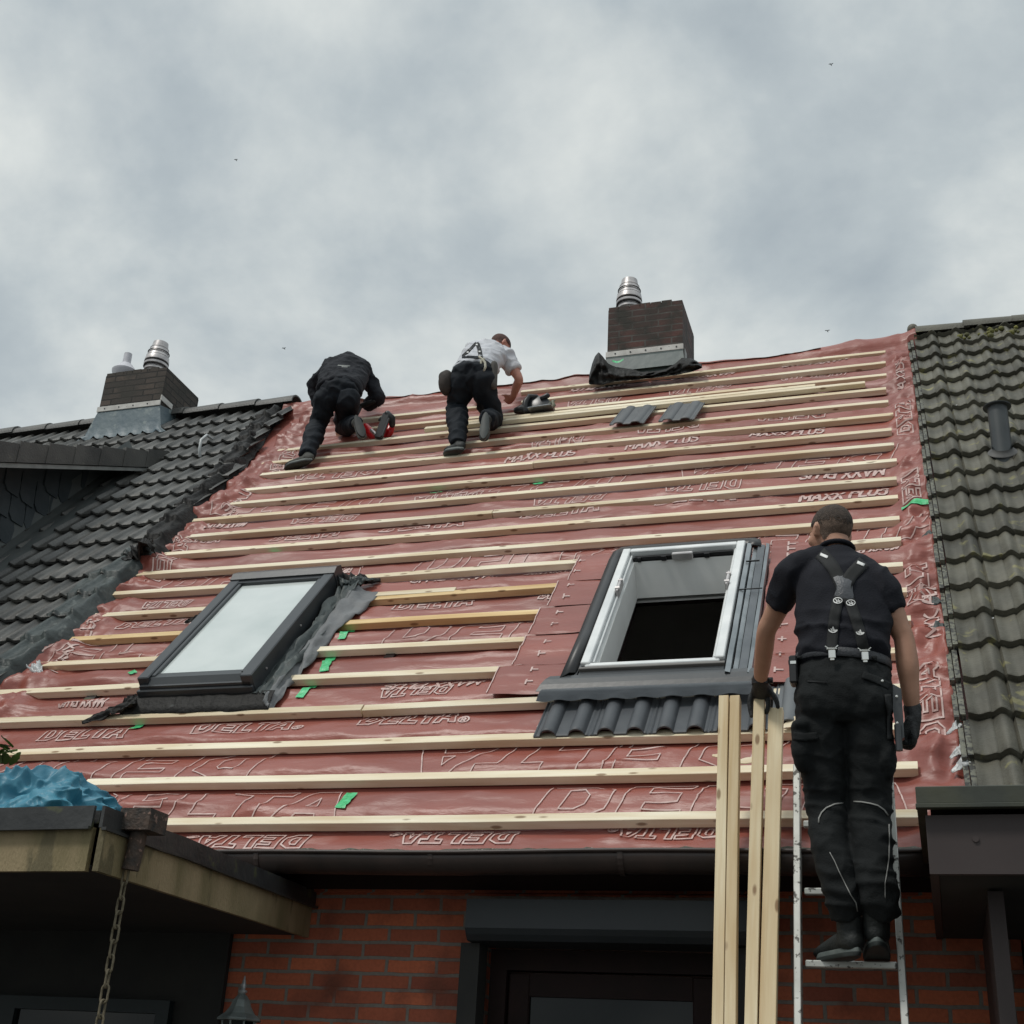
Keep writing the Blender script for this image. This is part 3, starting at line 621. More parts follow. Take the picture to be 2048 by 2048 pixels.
# white lining going down into the room
m=MB(); I0,I1,J0,J1=-1.655,-1.015,1.57,2.87; dn=-.21
m.grid([[(I0,J0,.0),(I0,J1,.0)],[(I0,J0-.06,dn),(I0,J1-.09,dn)]]); m.grid([[(I1,J0,0),(I1,J1,0)],[(I1,J0-.06,dn),(I1,J1-.09,dn)]])
m.grid([[(I0,J1,0),(I1,J1,0)],[(I0,J1-.09,dn),(I1,J1-.09,dn)]]); m.grid([[(I0,J0,0),(I1,J0,0)],[(I0,J0-.06,dn),(I1,J0-.06,dn)]])
o=m.build('lining',ROOMW,RW2,RF); o.modifiers.new('s','SOLIDIFY').thickness=.012
m=MB(); m.box((-2.8,.7,-3.2),(.1,3.9,-.25)); 
m.f=[f for i,f in enumerate(m.f) if i!=5]; m.m=m.m[:len(m.f)]
m.build('room',DARKR,RW2,RF)
m=MB(); RB(m,-2.8,.7,-.248,I0-.013,3.9,-.24); RB(m,I1+.013,.7,-.248,.1,3.9,-.24); RB(m,I0-.013,J1-.08,-.248,I1+.013,3.9,-.24); RB(m,I0-.013,.7,-.248,I1+.013,J0-.07,-.24); m.build('ceiling_board',ROOMW,RW2,RF)
m=MB(); RB(m,I0+.01,D1-.085,.005,I1-.01,D1-.062,.028); RB(m,-1.47,D1-.10,.0,-1.44,D1-.085,.03); RB(m,-1.20,D1-.10,0,-1.17,D1-.085,.03); RB(m,-1.62,D1-.10,0,-1.60,D1-.085,.03)
m.build('seal_rail',BLK,RW2,RF)
m=MB(); RB(m,-1.40,D1-.112,.005,-1.27,D1-.086,.05,bev=.005); m.build('vent_handle',STEEL,RW2,RF)
for u in (C0+.058,C1-.075):
    m=MB(); RB(m,u,2.33,.02,u+.018,2.50,.075,bev=.004); m.tube([(u-.004,2.36,.07),(u+.024,2.36,.07)],.014,10); m.tube([(u-.004,2.47,.07),(u+.024,2.47,.07)],.009,10); m.build('pivot_hinge',STEEL,RW2,RF)
m=MB(); RB(m,C0-.0,D0-.012,.0,C1+.0,D0+.010,.048,bev=.003); m.build('sill_strip',mat('taupe_metal',(.14,.13,.12),(.17,.16,.15),4,.45),RW2,RF)
m=MB(); RB(m,C0-.0,D0-.05,-.03,C1+.0,D0-.013,.03,bev=.004); m.build('front_cladding',ANTH,RW2,RF)
# black rubber collar left and above
m=MB(); path=[(C0-.10,D0-.08),(C0-.09,D0+.4),(C0-.085,D1-.1),(C0-.075,D1+.02),(C0-.03,D1+.085),(C0+.05,D1+.10),(C1-.1,D1+.095),(C1+.05,D1+.085),(C1+.09,D1+.05),(C1+.10,D1-.05)]
rows=[]
for i,(u,v) in enumerate(path):
    inn=(max(min(u,C1-.01),C0+.01),max(min(v,D1-.02),D0)); rows.append([(u,v,-.035),(u*.92+inn[0]*.08,v*.92+inn[1]*.08,.035),(u*.5+inn[0]*.5,v*.5+inn[1]*.5,.046),(inn[0],inn[1],.02)])
m.grid(rows); o=m.build('rubber_collar',BLK,RW2,RF,smooth=True); o.modifiers.new('s','SOLIDIFY').thickness=.006
# folded metal channels on the right side
for nm,du,w_,n0,mt in (('side_channel',.006,.030,.045,ALU),('side_channel',.040,.028,.018,ALU),('side_channel',.072,.045,.030,ALUP),('side_channel',.120,.022,.035,ALU)):
    m=MB(); rows=[]
    for i in range(30):
        f=i/29; v=D0-.10+(D1-D0+.08)*f; wb=.004*(float(fbm(f*6,du*40,51))-.5)
        rows.append([(C1+du+wb,v,n0-.03),(C1+du+wb+.002,v,n0+.004*float(fbm(f*7,3,52))),(C1+du+w_-.002+wb,v,n0-.006),(C1+du+w_+wb,v,n0-.04)])
    m.grid(rows); o=m.build(nm,mt,RW2,RF); o.modifiers.new('s','SOLIDIFY').thickness=.0015
for q_ in ((C1+.004,D0+.82,.046,C1+.14,D0+.826,.052),(C1+.02,D1-.30,.046,C1+.10,D1-.294,.055)): m=MB(); RB(m,*q_); m.build('channel_joint',BLK,RW2,RF)
m=MB(); rows=[]
for i in range(20):
    f=i/19; v=D0-.08+(D1-D0+.1)*f; rows.append([(C0-.085+.006*float(fbm(f*5,1,53)),v,-.03),(C0-.07,v,.01+.006*float(fbm(f*7,2,53))),(C0-.035,v,.016),(C0-.005,v,.03)])
m.grid(rows); o=m.build('side_channel',ANTH,RW2,RF,smooth=True); o.modifiers.new('s','SOLIDIFY').thickness=.0015
# lower apron: flat part then pleated aluminium strip
m=MB(); m.grid([[(C0-.15+( -.02)*j,D0-.05-.115*j/3+.0,.032+.012*sin(j*1.1)-.007*j) for j in range(4)],[(C1+.16,D0-.05-.115*j/3,.030+.012*sin(j*1.1)-.007*j) for j in range(4)]]); o=m.build('apron',ANTH,RW2,RF); o.modifiers.new('s','SOLIDIFY').thickness=.002
m=MB(); rows=[]; n=420
for i in range(n+1):
    u=C0-.175+(C1-C0+.37)*i/n; pz=.0018*(1 if i%2 else -1); z=.052+.008*float(fbm(u*6,0,54)); w_=.004*float(fbm(u*5,2,55)); wav=.012*math.cos(2*pi*(u+1.78)/.148)
    rows.append([(u,1.318,.046+pz*.3),(u,1.27,z+pz),(u,1.235,z+pz+.000),(u,1.185+w_,.052+wav*.45+pz)])
m.grid(rows); o=m.build('pleated_apron',ALUP,RW2,RF0@Matrix.Translation((0,-.012,.004)))
RF=RF0
# turned-up membrane collars with tick marks (left side, stepped) and right side
def collar(u0,u1,v0,v1,seed,name='membrane_collar',n0=.012,amp=.022):
    hf=lambda u,v: n0+amp*fbm(np.asarray(u)*3+seed,np.asarray(v)*4,60)+.6*amp*ridge(np.asarray(u)*2+seed,np.asarray(v)*6,61,3)-.02*sst(.0,.05,np.asarray(v)*0+0)
    us=np.linspace(u0,u1,24); vs=np.linspace(v0,v1,24); m=MB()
    U,V=np.meshgrid(us,vs); Hh=hf(U,V); m.grid([[rp(U[j,i],V[j,i],Hh[j,i]) for i in range(24)] for j in range(24)],0)
    return m,hf
cc=[(-2.22,1.32,1.62),(-2.15,1.62,1.97),(-2.14,1.98,2.31),(-2.10,2.32,2.66),(-2.04,2.66,3.04)]
for k,(u0,v0,v1) in enumerate(cc):
    m,hf=collar(u0,C0-.06,v0,v1,k*3.1,n0=.004+.002*k)
    for q in (.28,.72): word(m,'T',-1.98-.012*k*0+.05*(k%2)*0,v0+(v1-v0)*q,.05,.035,'s',pi/2,w=.010,slant=0,hf=hf)
    ribbon(m,[(u0+.006,v0+.005),(u0+.006,v1-.005)],.006,hf)
    m.build('membrane_collar',[MEMB,PRINT],RW2,smooth=True)
for k,(v0,v1) in enumerate(((1.34,2.02),(2.02,2.72),(2.71,3.02))):
    m,hf=collar(C1+.15,-.575+.015*k,v0,v1,k*2.3+20,n0=.003,amp=.03)
    for q in (.14,.37,.62,.86): word(m,'+' if (k==0 and .3<q<.7) else 'T',-.655,v0+(v1-v0)*q,.05,.04,'s',pi/2,w=.011,slant=0,hf=hf)
    m.build('membrane_collar',[MEMB,PRINT],RW2,smooth=True)
# ------------------------------------------------------------------ strips of green tape stuck on the membrane
def tape(xa,ya,xb,yb,w=.05,seed=0):
    a=uv(xa,ya,-.04); b=uv(xb,yb,-.04); L=hypot(b[0]-a[0],b[1]-a[1]); k=max(6,int(L/.02)); tx,ty=(b[0]-a[0])/L,(b[1]-a[1])/L; rows=[]
    for i in range(k+1):
        f=i/k; e=.012*(float(fbm(f*8,seed,70))-.5); ww=w*(1+.3*(float(fbm(f*6,seed+3,71))-.5)); r=[]
        for j in (-1,-.3,.4,1):
            u=a[0]+(b[0]-a[0])*f-ty*ww/2*j+e; v=a[1]+(b[1]-a[1])*f+tx*ww/2*j; r.append(rpr(u,v,float(H(u,v))+.006+.008*float(fbm(f*9,j,72+seed%5))))
        rows.append(r)
    m=MB(); m.grid(rows); o=m.build('tape_strip',GREEN,HOUSE,smooth=True); return o
for i,t in enumerate(((600,1400,640,1352,.05),(648,1345,668,1300,.06),(684,1285,705,1255,.05),(268,1462,285,1440,.055),(495,1435,535,1429,.05),(680,1622,705,1588,.06),(540,1108,562,1103,.05),(860,988,885,984,.05),(1068,968,1085,963,.05),(1803,1031,1858,1027,.055),(262,1356,275,1350,.04),(350,1066,356,1045,.05),(560,1348,600,1280,.03))):
    tape(*t,seed=i)
# green loops beside the closed window
# ------------------------------------------------------------------ chimney of the middle house
def chimney(parent, x0,x1,y0,y1,z0,z1,bm_,lbl):
    m=MB(); m.box((x0,y0,z0),(x1,y1,z1)); rnd=random.Random(5)
    c=m.build('chimney',bm_,parent); tag(c,lbl)
    m=MB(); nb=5
    for i in range(7):                              # uneven bed of the top course
        w_=(x1-x0)/7; m.box((x0+w_*i+.003,y0+.004,z1+.001),(x0+w_*(i+1)-.003,y1-.004,z1+.018+rnd.random()*.022))
    m.build('top_course',bm_,c)
    return c
CRY=10.16
pA=at(1217,615,CRY); pB=at(1365,598,CRY)
ch=chimney(HOUSE,pA.x,pB.x,CRY,CRY+.62,7.9,(pA.z+pB.z)/2-.03,CBRK,'sooty brick chimney with steel flue and grey lead apron')
zt=(pA.z+pB.z)/2
def flue(par,c,z0,k=1.0,mt=STEEL,tilt=(0,0)):
    M_=Matrix.Translation((c[0],c[1],z0))@Matrix.Rotation(tilt[0],4,'X')@Matrix.Rotation(tilt[1],4,'Y')
    m=MB(); pr_=[(.085,0),(.085,.05),(.100,.055),(.100,.075),(.088,.085),(.088,.10),(.112,.105),(.114,.125),(.100,.132),(.100,.14),(.113,.15),(.110,.18),(.104,.20),(.106,.203),(.092,.235),(.085,.29),(.088,.293),(.078,.30),(.070,.36),(.060,.362),(.001,.362)]
    m.lathe([(r*k,z*k) for r,z in pr_],M_,28); o=m.build('flue',mt,par); smooth_by_angle(o,28); 
    m=MB()
    for z in (.088,.136,.245): m.lathe([(.101*k,z*k),(.1135*k if z<.2 else .092*k,(z+.004)*k),(.101*k,(z+.008)*k)],M_,28)
    m.build('flue_joint',BLK,o)
    return o
fc=at(1263,585,CRY+.25); flue(ch,(fc.x-.015,CRY+.22),zt+.035,1.12)
st0=at(1215,712,CRY-.01); st1=at(1367,690,CRY-.01); zs=(st0.z+st1.z)/2
m=MB(); m.box((pA.x-.012,CRY-.015,zs-.03),(pB.x+.008,CRY-.002,zs+.03),bev=.002); 
for i in range(5): m.tube([(pA.x+.08+.145*i,CRY-.02,zs),(pA.x+.08+.145*i,CRY-.014,zs)],.008,8,1)
m.build('clamping_strip',[STRIP,BLK],ch)
m=MB(); m.box((pA.x-.01,CRY-.012,7.75),(pB.x+.006,CRY-.003,zs-.031)); m.grid([[(pA.x-.03,CRY-.05,7.99),(pB.x+.03,CRY-.05,7.99)],[(pA.x-.01,CRY-.013,zs-.05),(pB.x+.006,CRY-.013,zs-.05)]]); m.build('lead_apron',mat('grey_green_lead',(.055,.080,.080),(.085,.11,.105),5,.5,bump=.3,bscale=14),ch)
m=MB(); m.box((pB.x+.003,CRY+.05,7.9),(pB.x+.012,CRY+.16,zs+.02)); m.build('mortar_patch',GREYP,ch)
# black foil draped round the chimney foot
fx=[1178,1184,1190,1197,1206,1216,1232,1260,1282,1312,1332,1350,1364,1380,1394,1404]; ft=[752,728,712,704,713,727,734,737,744,742,738,727,715,716,722,730]; fbx=[1178,1200,1230,1300,1350,1380,1404]; fby=[768,770,763,756,750,744,736]
m=MB(); rows=[]; n=110
for i in range(n+1):
    x=1178+226*i/n; yt=float(np.interp(x,fx,ft)); yb=float(np.interp(x,fbx,fby)); row=[]
    for j in range(12):
        g=j/11; y_=yt+(yb-yt)*g+1.5*(float(fbm(x*.12,g*2,83))-.5); Yd=CRY-.03-.20*g**.8-.16*float(ridge(x*.035+g*1.5,g*2.2-x*.01,82,1.3))*sin(pi*min(1,.15+g))-.05*float(fbm(x*.2,g*5,81))
        row.append(at(x,y_,Yd))
    rows.append(row)
m.grid(rows); o=m.build('foil_collar',FOIL,ch,smooth=True); o.modifiers.new('s','SOLIDIFY').thickness=.003
tp=MB(); rows=[]
for i in range(9):
    f=i/8; a=at(1225+22*f,722-3*f+4*sin(f*pi),CRY-.13); rows.append([a+Vector((0,0,.012)),a-Vector((0,.01,.012))])
tp.grid(rows); tp.build('tape_strip',GREEN,ch)
# pale protective film caught along the ridge
m=MB(); rows=[]
for i in range(80):
    u=-5.5+4.9*i/79; n=float(H(u,7.16)); w_=.03+.04*float(fbm(u*3,1,84)); rows.append([rpr(u,7.17-w_*.4,n+.012),rpr(u,7.215,n+.026+.02*float(fbm(u*4,2,85))),rpr(u,7.3,n+.01)])
m.grid(rows); o=m.build('ridge_film',PALEP,HOUSE,smooth=True)

# ------------------------------------------------------------------ tiled roofs of the neighbours
def prof_l(u):
    x=(u/.148)%1.0; d=np.abs(x-.5)/.24; r=np.where(d<1,.5+.5*np.cos(pi*np.minimum(d,1)),0)*.030
    y=(u/.296)%1.0; g=np.where(np.abs(y-.93)<.016,-.006,0); return r+g
def prof_r(u):
    x=((u-.20)/.20)%1.0; r=.036*(.5-.5*np.cos(2*pi*np.clip((x-.50)/.50,0,1))); p=.008*np.cos(2*pi*x/.52)*(x<.52); g=np.where(x>.975,-.010,0); return r+p+g
def tiles(u0,u1,v0,course,count,prof,mt,parent,tw,du=.0105,name='tile_covering',seed=0,hole=None,lab=None,base=.0,lip=.026):
    rnd=np.random.RandomState(seed); us=np.arange(u0,u1+1e-6,du); p=prof(us); n=len(us); m=MB(); ti=np.floor(us/tw).astype(int); ti-=ti.min(); tone=[]
    for k in range(count):
        jv=(rnd.rand(ti.max()+1)-.5)*.012; jn=(rnd.rand(ti.max()+1))*.006; v=v0+k*course
        if v>7.15: break
        vt=min(v+course+.02,7.26)
        vb=v+jv[ti]+.004*np.sin(us*2+k)-.010*(p/.03)
        hi=base+.070+p+jn[ti]; lo=base+.032+p*.97
        rows=[]
        for (vv,nn) in ((vb+.014,hi-lip-.004),(vb,hi-lip),(vb-.0,hi-.004),(vb+.006,hi),(vb*.5+vt*.5,(hi+lo)/2+.002),(np.full(n,vt),lo)):
            rows.append([rp(us[i],vv[i],nn[i]) for i in range(n)])
        b=len(m.v); m.v.extend([q[:] for r in rows for q in r]); tt=(.74+.42*rnd.rand(ti.max()+1)+.0)[ti]; tone.extend(list(tt)*6)
        for a in range(5):
            for i in range(n-1):
                if hole and hole(us[i],v): continue
                m.f.append((b+a*n+i,b+a*n+i+1,b+(a+1)*n+i+1,b+(a+1)*n+i)); m.m.append(0)
    o=m.build(name,mt,parent,smooth=True)
    at_=o.data.attributes.new('tile_tone','FLOAT','POINT'); at_.data.foreach_set('value',tone)
    return smooth_by_angle(o,50)
LN=empty('terraced_house',(-9.3,5.95,0),'left neighbour house with dark tiled roof, dormer and squat grey brick chimney','house')
DU=-7.06
tl=tiles(-13.0,-5.60,2.87-.33*9,.33,24,prof_l,TILEL,LN,.296,seed=1,hole=lambda u,v: (u<DU-.12 and v<5.7) or (u>-5.80 and v>6.0) or (u>-5.72 and v>5.2))
m=MB(); solid_roof(m,-13.0,-6.16,0,7.25,n=-.02); m.build('roof_boarding',DBROWN,LN)
m=MB(); R=rp(0,7.25,0); m.prism([(-13.0,R.y,R.z),(-13.0,R.y+4.6,R.z-5.15),(-13.0,R.y+4.6,R.z-5.3),(-13.0,R.y,R.z-.15)],(0,0,0),(13.0-6.16,0,0)); m.build('rear_roof',TILELP,LN)
m=MB(); m.box((-13.0,5.95,0),(-6.16,6.25,2.7)); m.build('wall',BRICK,LN)
def ridge_caps(u0,u1,parent,mt,L=.40,r=.115,vz=7.27,seed=0,n0=.02,sgn=1):
    rnd=random.Random(seed); k=int((u1-u0)/L); c=rp(0,vz,n0)
    for i in range(k):
        m=MB(); x0=u0+i*L; vs=[]; fs=[]; S=12; j=rnd.uniform(-.006,.006)
        for a in range(2):
            for q in (0,1):
                rr=(r+.014*(a if sgn>0 else 1-a))-(.014*q)
                for s_ in range(S+1):
                    an=pi*(.0+1.0*s_/S); vs.append((x0+(L+.05)*a, c.y-rr*cos(an)*1.15, c.z-.055+j+rr*sin(an)))
        n_=S+1
        for s_ in range(S):
            fs.append((s_,s_+1,2*n_+s_+1,2*n_+s_)); fs.append((n_+s_,n_+s_+1,3*n_+s_+1,3*n_+s_))
            fs.append((2*n_+s_,2*n_+s_+1,3*n_+s_+1,3*n_+s_)); fs.append((s_,s_+1,n_+s_+1,n_+s_))
        m.add(vs,fs); o=m.build('ridge_tile',mt,parent,smooth=True); smooth_by_angle(o,40)
ridge_caps(-12.6,-5.75,LN,TILELP,.42,.115,7.29,3,.045,1)
# chimney of the left neighbour
CLY=9.98
q0=at(213,750,CLY); q1=at(334.8,733,CLY); bk=at(376,775,CLY+.62)
cl=chimney(LN,q0.x,q1.x,CLY,CLY+.66,7.6,(q0.z+q1.z)/2-.02,CBRK2,'squat grey brick chimney with two flues and blue-grey lead apron')
zt2=(q0.z+q1.z)/2
f1=at(322,725,CLY+.28); flue(cl,(f1.x+.0,CLY+.2),zt2+.035,1.15,STEEL,(0,.03))
f2=at(262,735,CLY+.25); M_=Matrix.Translation((f2.x,CLY+.16,zt2+.10))
m=MB(); m.lathe([(.03,-.15),(.13,-.005),(.135,.02),(.11,.05),(.06,.11),(.045,.115),(.042,.24),(.032,.242),(.03,.2)],M_,24); o=m.build('flue',SLIP,cl); smooth_by_angle(o,30)
s0=at(193,822,CLY-.01); s1=at(318,803,CLY-.01); zs2=(s0.z+s1.z)/2
m=MB(); m.box((q0.x-.015,CLY-.016,zs2-.03),(q1.x+.006,CLY-.002,zs2+.03),bev=.002)
for i in range(4): m.tube([(q0.x+.08+.17*i,CLY-.02,zs2),(q0.x+.08+.17*i,CLY-.015,zs2)],.008,8,1)
m.box((q1.x+.002,CLY-.016,zs2+.03),(q1.x+.012,CLY+.20,zs2+.09),0); m.build('clamping_strip',[STRIP,BLK],cl)
m=MB(); zb=7.62
rows=[]
for i in range(41):
    f=i/40; x=q0.x-.16+(q1.x-q0.x+.32)*f; ins=min(max(x,q0.x-.005),q1.x+.005); row=[]
    pl=float(prof_l(np.array([x]))[0])
    for j in range(7):
        g=j/6; v_=6.78-.0; low=rp(x,6.72+.02*float(fbm(f*8,1,88)),.065+pl*1.2); top=Vector((ins,CLY-.006,zs2-.032)); mid=Vector((ins+(x-ins)*.5,CLY-.03,7.83))
        row.append(low.lerp(mid,min(1,g*2)) if g<=.5 else mid.lerp(top,(g-.5)*2))
    rows.append(row)
m.grid(rows); m.grid([[ (q1.x+.006,CLY-.01,zs2-.03),(q1.x+.006,CLY+.30,zs2+.06)],[(q1.x+.008,CLY-.01,7.75),(q1.x+.008,CLY+.3,8.0)],[(q1.x+.12,CLY-.12,7.66),(q1.x+.14,CLY+.25,7.98)]])
m.build('lead_apron',ZINC,cl,smooth=True)
# dormer with slated cheek
m=MB(); Yf=5.2; zf=lambda Y: 6.055+(Y-7.36)*.479; VXD=-6.68
m.prism([(DU,Yf,4.0),(DU,Yf,zf(Yf)+.06),(DU,9.3,zf(9.3)+.06),(DU,9.3,6.8),(DU,6.2,3.4)],(0,0,0),(-4.5,0,0)); dm=m.build('dormer',GREYW,LN); tag(dm,'dormer with slated cheek and overlapping verge tiles')
m=MB(); 
for i in range(14):
    y0=9.47-.33*i; y1=y0-.335; a=zf(y0)+.01; b=zf(y1)+.01
    poly=[(VXD,y0,a),(VXD,y0,a+.165),(VXD,y1,b+.190),(VXD,y1,b)] if i else [(VXD,y0+.16,a+.17),(VXD,y0-.02,a+.17),(VXD,y1,b+.190),(VXD,y1,b),(VXD,y0-.10,a-.04)]
    m.prism(poly,(.0005*i,0,0),(.030+.0005*i,0,0)); m.prism([(VXD,y1,b-.0),(VXD,y1,b+.192),(VXD,y1+.012,b+.196),(VXD,y1+.012,b+.005)],(.031,0,0),(.037+.0005*i,0,0))
m.build('verge_tile',TILELP,dm)
m=MB(); m.prism([(VXD,9.28,zf(9.28)-.03),(VXD,9.30,zf(9.30)+.002),(VXD,Yf,zf(Yf)+.002),(VXD,Yf,zf(Yf)-.045)],(-.01,0,0),(.018,0,0)); m.build('verge_trim',GREYP,dm)
m=MB(); m.prism([(VXD,Yf,zf(Yf)+.012),(VXD,Yf,zf(Yf)+.14),(VXD,9.6,zf(9.6)+.14),(VXD,9.6,zf(9.6)+.012)],(-.004,0,0),(-4.9,0,0)); m.build('dormer_roof',TILELP,dm)
# slates: lapped pieces with chamfered corners in slanting rows
m=MB(); rnd=random.Random(9)
for a in range(-4,26):
    for b_ in range(0,20):
        y=5.3+.20*a+.07*b_; z=4.4+.215*b_
        if z+.2>zf(y)+.05 or y<5.2 or z<2.705+(y-5.5)/cs*sn-.25 or y>9.4: continue
        j=rnd.uniform(-.004,.004); p=[(y,z+.05+j),(y+.05,z+j),(y+.192,z+j),(y+.192,z+.15),(y+.150,z+.255),(y,z+.255)]; t_=[.022,.024,.024,.014,.006,.006]
        m.add([Vector((DU+t,q[0],q[1])) for q,t in zip(p,t_)]+[Vector((DU+.0006,q[0],q[1])) for q in p],[(0,1,2,3,4,5)]+[(i,(i+1)%6,6+(i+1)%6,6+i) for i in range(6)])
m.build('slate_cladding',GREYW,dm)
# flashing where the cheek meets the tiles
m=MB(); rows=[]
for i in range(24):
    v=1.2+(6.05-1.2)*i/23; rows.append([rp(DU+.004,v,.22),rp(DU+.02,v,.10),rp(DU+.10,v,.075+.004*(i%2)),rp(DU+.24,v,.078),rp(DU+.33,v,.07)])
m.grid(rows); o=m.build('cheek_flashing',mat('grey_zinc',(.13,.145,.145),(.19,.20,.195),3,.5,metal=.3),dm)
# snow hook on the tiles
hp=uv(405,905,.09); m=MB(); m.tube([rp(hp[0],hp[1]-.06,.075),rp(hp[0],hp[1]-.04,.13),rp(hp[0],hp[1]+.04,.20),rp(hp[0]+.01,hp[1]+.14,.21),rp(hp[0]+.02,hp[1]+.20,.15)],.014,8,round_=True); m.build('roof_hook',PALEP,LN,smooth=True)
# torn foil along the verge of the left neighbour's tiles
edge=[(7.28,-5.90),(6.67,-5.86),(5.93,-5.70),(5.28,-5.60),(4.70,-5.56),(4.07,-5.52),(3.6,-5.42),(3.33,-5.46),(3.16,-5.50),(2.69,-5.44),(2.31,-5.42),(1.92,-5.52),(1.70,-5.60),(1.4,-5.75),(1.0,-5.8)]
ev=[e[0] for e in edge][::-1]; eu=[e[1] for e in edge][::-1]
def verge_foil(v0,v1,mt,seed,wd,crump,name):
    m=MB(); rows=[]; nv=int((v1-v0)/.018)
    for i in range(nv+1):
        v=v0+(v1-v0)*i/nv; ue=float(np.interp(v,ev,eu))+.035*float(fbm(v*3,0,90+seed))-.017; ui=ue-wd-.12*float(fbm(v*2.2,3,91+seed)); row=[]
        for j in range(26):
            g=j/25; u=ui+(ue-ui)*g
            pl=float(prof_l(np.array([u]))[0]); cs_=((v-2.87)/.33)%1.0; tl_=.070-.038*cs_+pl; bl=1-float(sst(ue-.09,ue,u)); hb=(tl_+.016)*bl-.045*(1-bl)
            hb+=crump*(.9*float(ridge(u*5+v*2,v*4-u*3,92+seed,1.5))+.4*float(fbm(u*16,v*13,93))-.3)*(.35+g)
            row.append(rp(u,v,hb))
        rows.append(row)
    m.grid(rows); o=m.build(name,mt,LN,smooth=True); o.modifiers.new('s','SOLIDIFY').thickness=.002; return o
tag(verge_foil(3.45,7.25,FOIL,1,.16,.040,'verge_foil'),'crumpled black foil along the upper tile edge')
tag(verge_foil(.9,3.6,FOILG,2,.24,.014,'verge_foil'),'grey-green flashing sheet over the lower tile edge')
crumple(-5.46,3.42,.07,-5.62,3.75,.09,.22,21,.10,mt=FOIL,par=LN,name='foil_flap')
crumple(-5.50,1.95,.0,-5.35,1.82,-.02,.10,24,.03,mt=PALEP,par=LN,name='foil_flap')

RN=empty('terraced_house',(2.6,5.95,0),'right neighbour house with mossy curved roof tiles above a brown canopy','house')
tr_=tiles(.205,4.4,.57-.327*2,.327,24,prof_r,TILER,RN,.20,du=.0095,seed=4,name='tile_covering',lip=.036,base=.006)
m=MB(); solid_roof(m,.33,4.4,0,7.2,n=-.02); m.build('roof_boarding',DBROWN,RN)
m=MB(); R=rp(0,7.2,0); m.prism([(.33,R.y,R.z),(.33,R.y+4.6,R.z-5.15),(.33,R.y+4.6,R.z-5.3),(.33,R.y,R.z-.15)],(0,0,0),(4.07,0,0)); m.build('rear_roof',TILERP,RN)
m=MB(); m.box((.33,5.95,0),(4.4,6.25,2.7)); m.build('wall',BRICK,RN)
m=MB(); rnd=random.Random(2)                        # raised side lugs of the first row of tiles
for k in range(21):
    v=.57-.327+.327*k
    if v>7: break
    j=rnd.uniform(-.006,.006)
    for (a,b_,h0,h1) in ((.150,.172,.058,.028),(.176,.200,.070,.040)):
        vs=[(a+j,v,h0-.035),(b_+j,v,h0-.035),(b_+j,v,h0),(a+j,v,h0),(a+j,v+.33,h1-.03),(b_+j,v+.33,h1-.03),(b_+j,v+.33,h1),(a+j,v+.33,h1)]
        m.add([rp(*q) for q in vs],[(0,1,2,3),(4,7,6,5),(0,4,5,1),(3,2,6,7),(0,3,7,4),(1,5,6,2)])
m.build('tile_lug',mat('lichen_tile',(.11,.11,.09),(.20,.20,.15),20,.7,c3=(.04,.04,.035),s3=40,t3=.5),RN)
ridge_caps(.22,4.2,RN,TILERP,.40,.105,7.235,8,.045,-1)
m=MB(); m.tube([rp(.20,7.24,.0),rp(.20,7.26,.09)],.05,10,round_=True); m.build('mortar_lump',TILERP,RN,smooth=True)
m=MB(); rnd=random.Random(4)                        # moss clumps in the top courses and white droppings
for k in range(26):
    u=.55+rnd.random()*.9; v=6.78+.327*(k%2)*.0+rnd.random()*.20; r_=.012+rnd.random()*.018; P=rp(u,v,.085+.012*rnd.random())
    m.lathe([(.001,-r_),(r_*.8,-r_*.5),(r_,0),(r_*.7,r_*.6),(.001,r_*.8)],Matrix.Translation(P)@Matrix.Rotation(rnd.random()*3,4,'X'),7)
m.build('moss_clump',MOSS,RN,smooth=True).__setitem__('kind','stuff')
m=MB()
for k in range(38):
    u=.25+rnd.random()*1.5; v=.7+rnd.random()*5.5; x=((u-.20)/.20)%1; P=rp(u,v,.0)
    kk=((v-(.57-.654))/.327)%1; P=rp(u,v,.070-.038*kk+float(prof_r(np.array([u]))[0])+.004); r_=.004+.006*rnd.random()
    m.add([P+VX*r_*1.6*cos(a)+VV*r_*sin(a) for a in [i*pi/3 for i in range(6)]],[(0,1,2,3,4,5)])
m.build('dropping',WHIT,RN).__setitem__('kind','stuff')
# vent pipe
vb=uv(2005,905,.08); P0=rp(vb[0],vb[1],.07); 
m=MB(); M_=Matrix.Translation(P0); m.lathe([(.064,-.1),(.064,.345),(.09,.350),(.092,.356),(.055,.372),(.001,.376)],M_,26); vp_=m.build('vent_pipe',mat('dark_grey_plastic',(.045,.052,.056),(.06,.068,.07),5,.45),RN); smooth_by_angle(vp_,30)
m=MB(); m.lathe([(.095,0),(.085,.010),(.07,.022),(.066,.035)],Matrix.Translation(rp(vb[0],vb[1]-.01,.085))@Matrix.Rotation(RP,4,'X'),20); m.build('pipe_flashing',mat('dull_plastic',(.09,.09,.088),(.14,.135,.13),12,.6),vp_,smooth=True)
# scraps of white underlay poking out beside the tile edge
for i,(x,y,r_) in enumerate(((1905,1462,.03),(1914,1508,.035),(1920,1535,.04),(1865,1210,.05),(1872,1260,.05),(1893,1400,.05),(1853,1075,.04))):
    a=uv(x,y,.0); crumple(a[0]+.03,a[1],.02,a[0]-r_*.9,a[1]-r_,.0,r_*1.8,30+i,.02,nx=12,ny=8,mt=PALEP if i<3 else FOILG,par=RN,name='underlay_scrap')
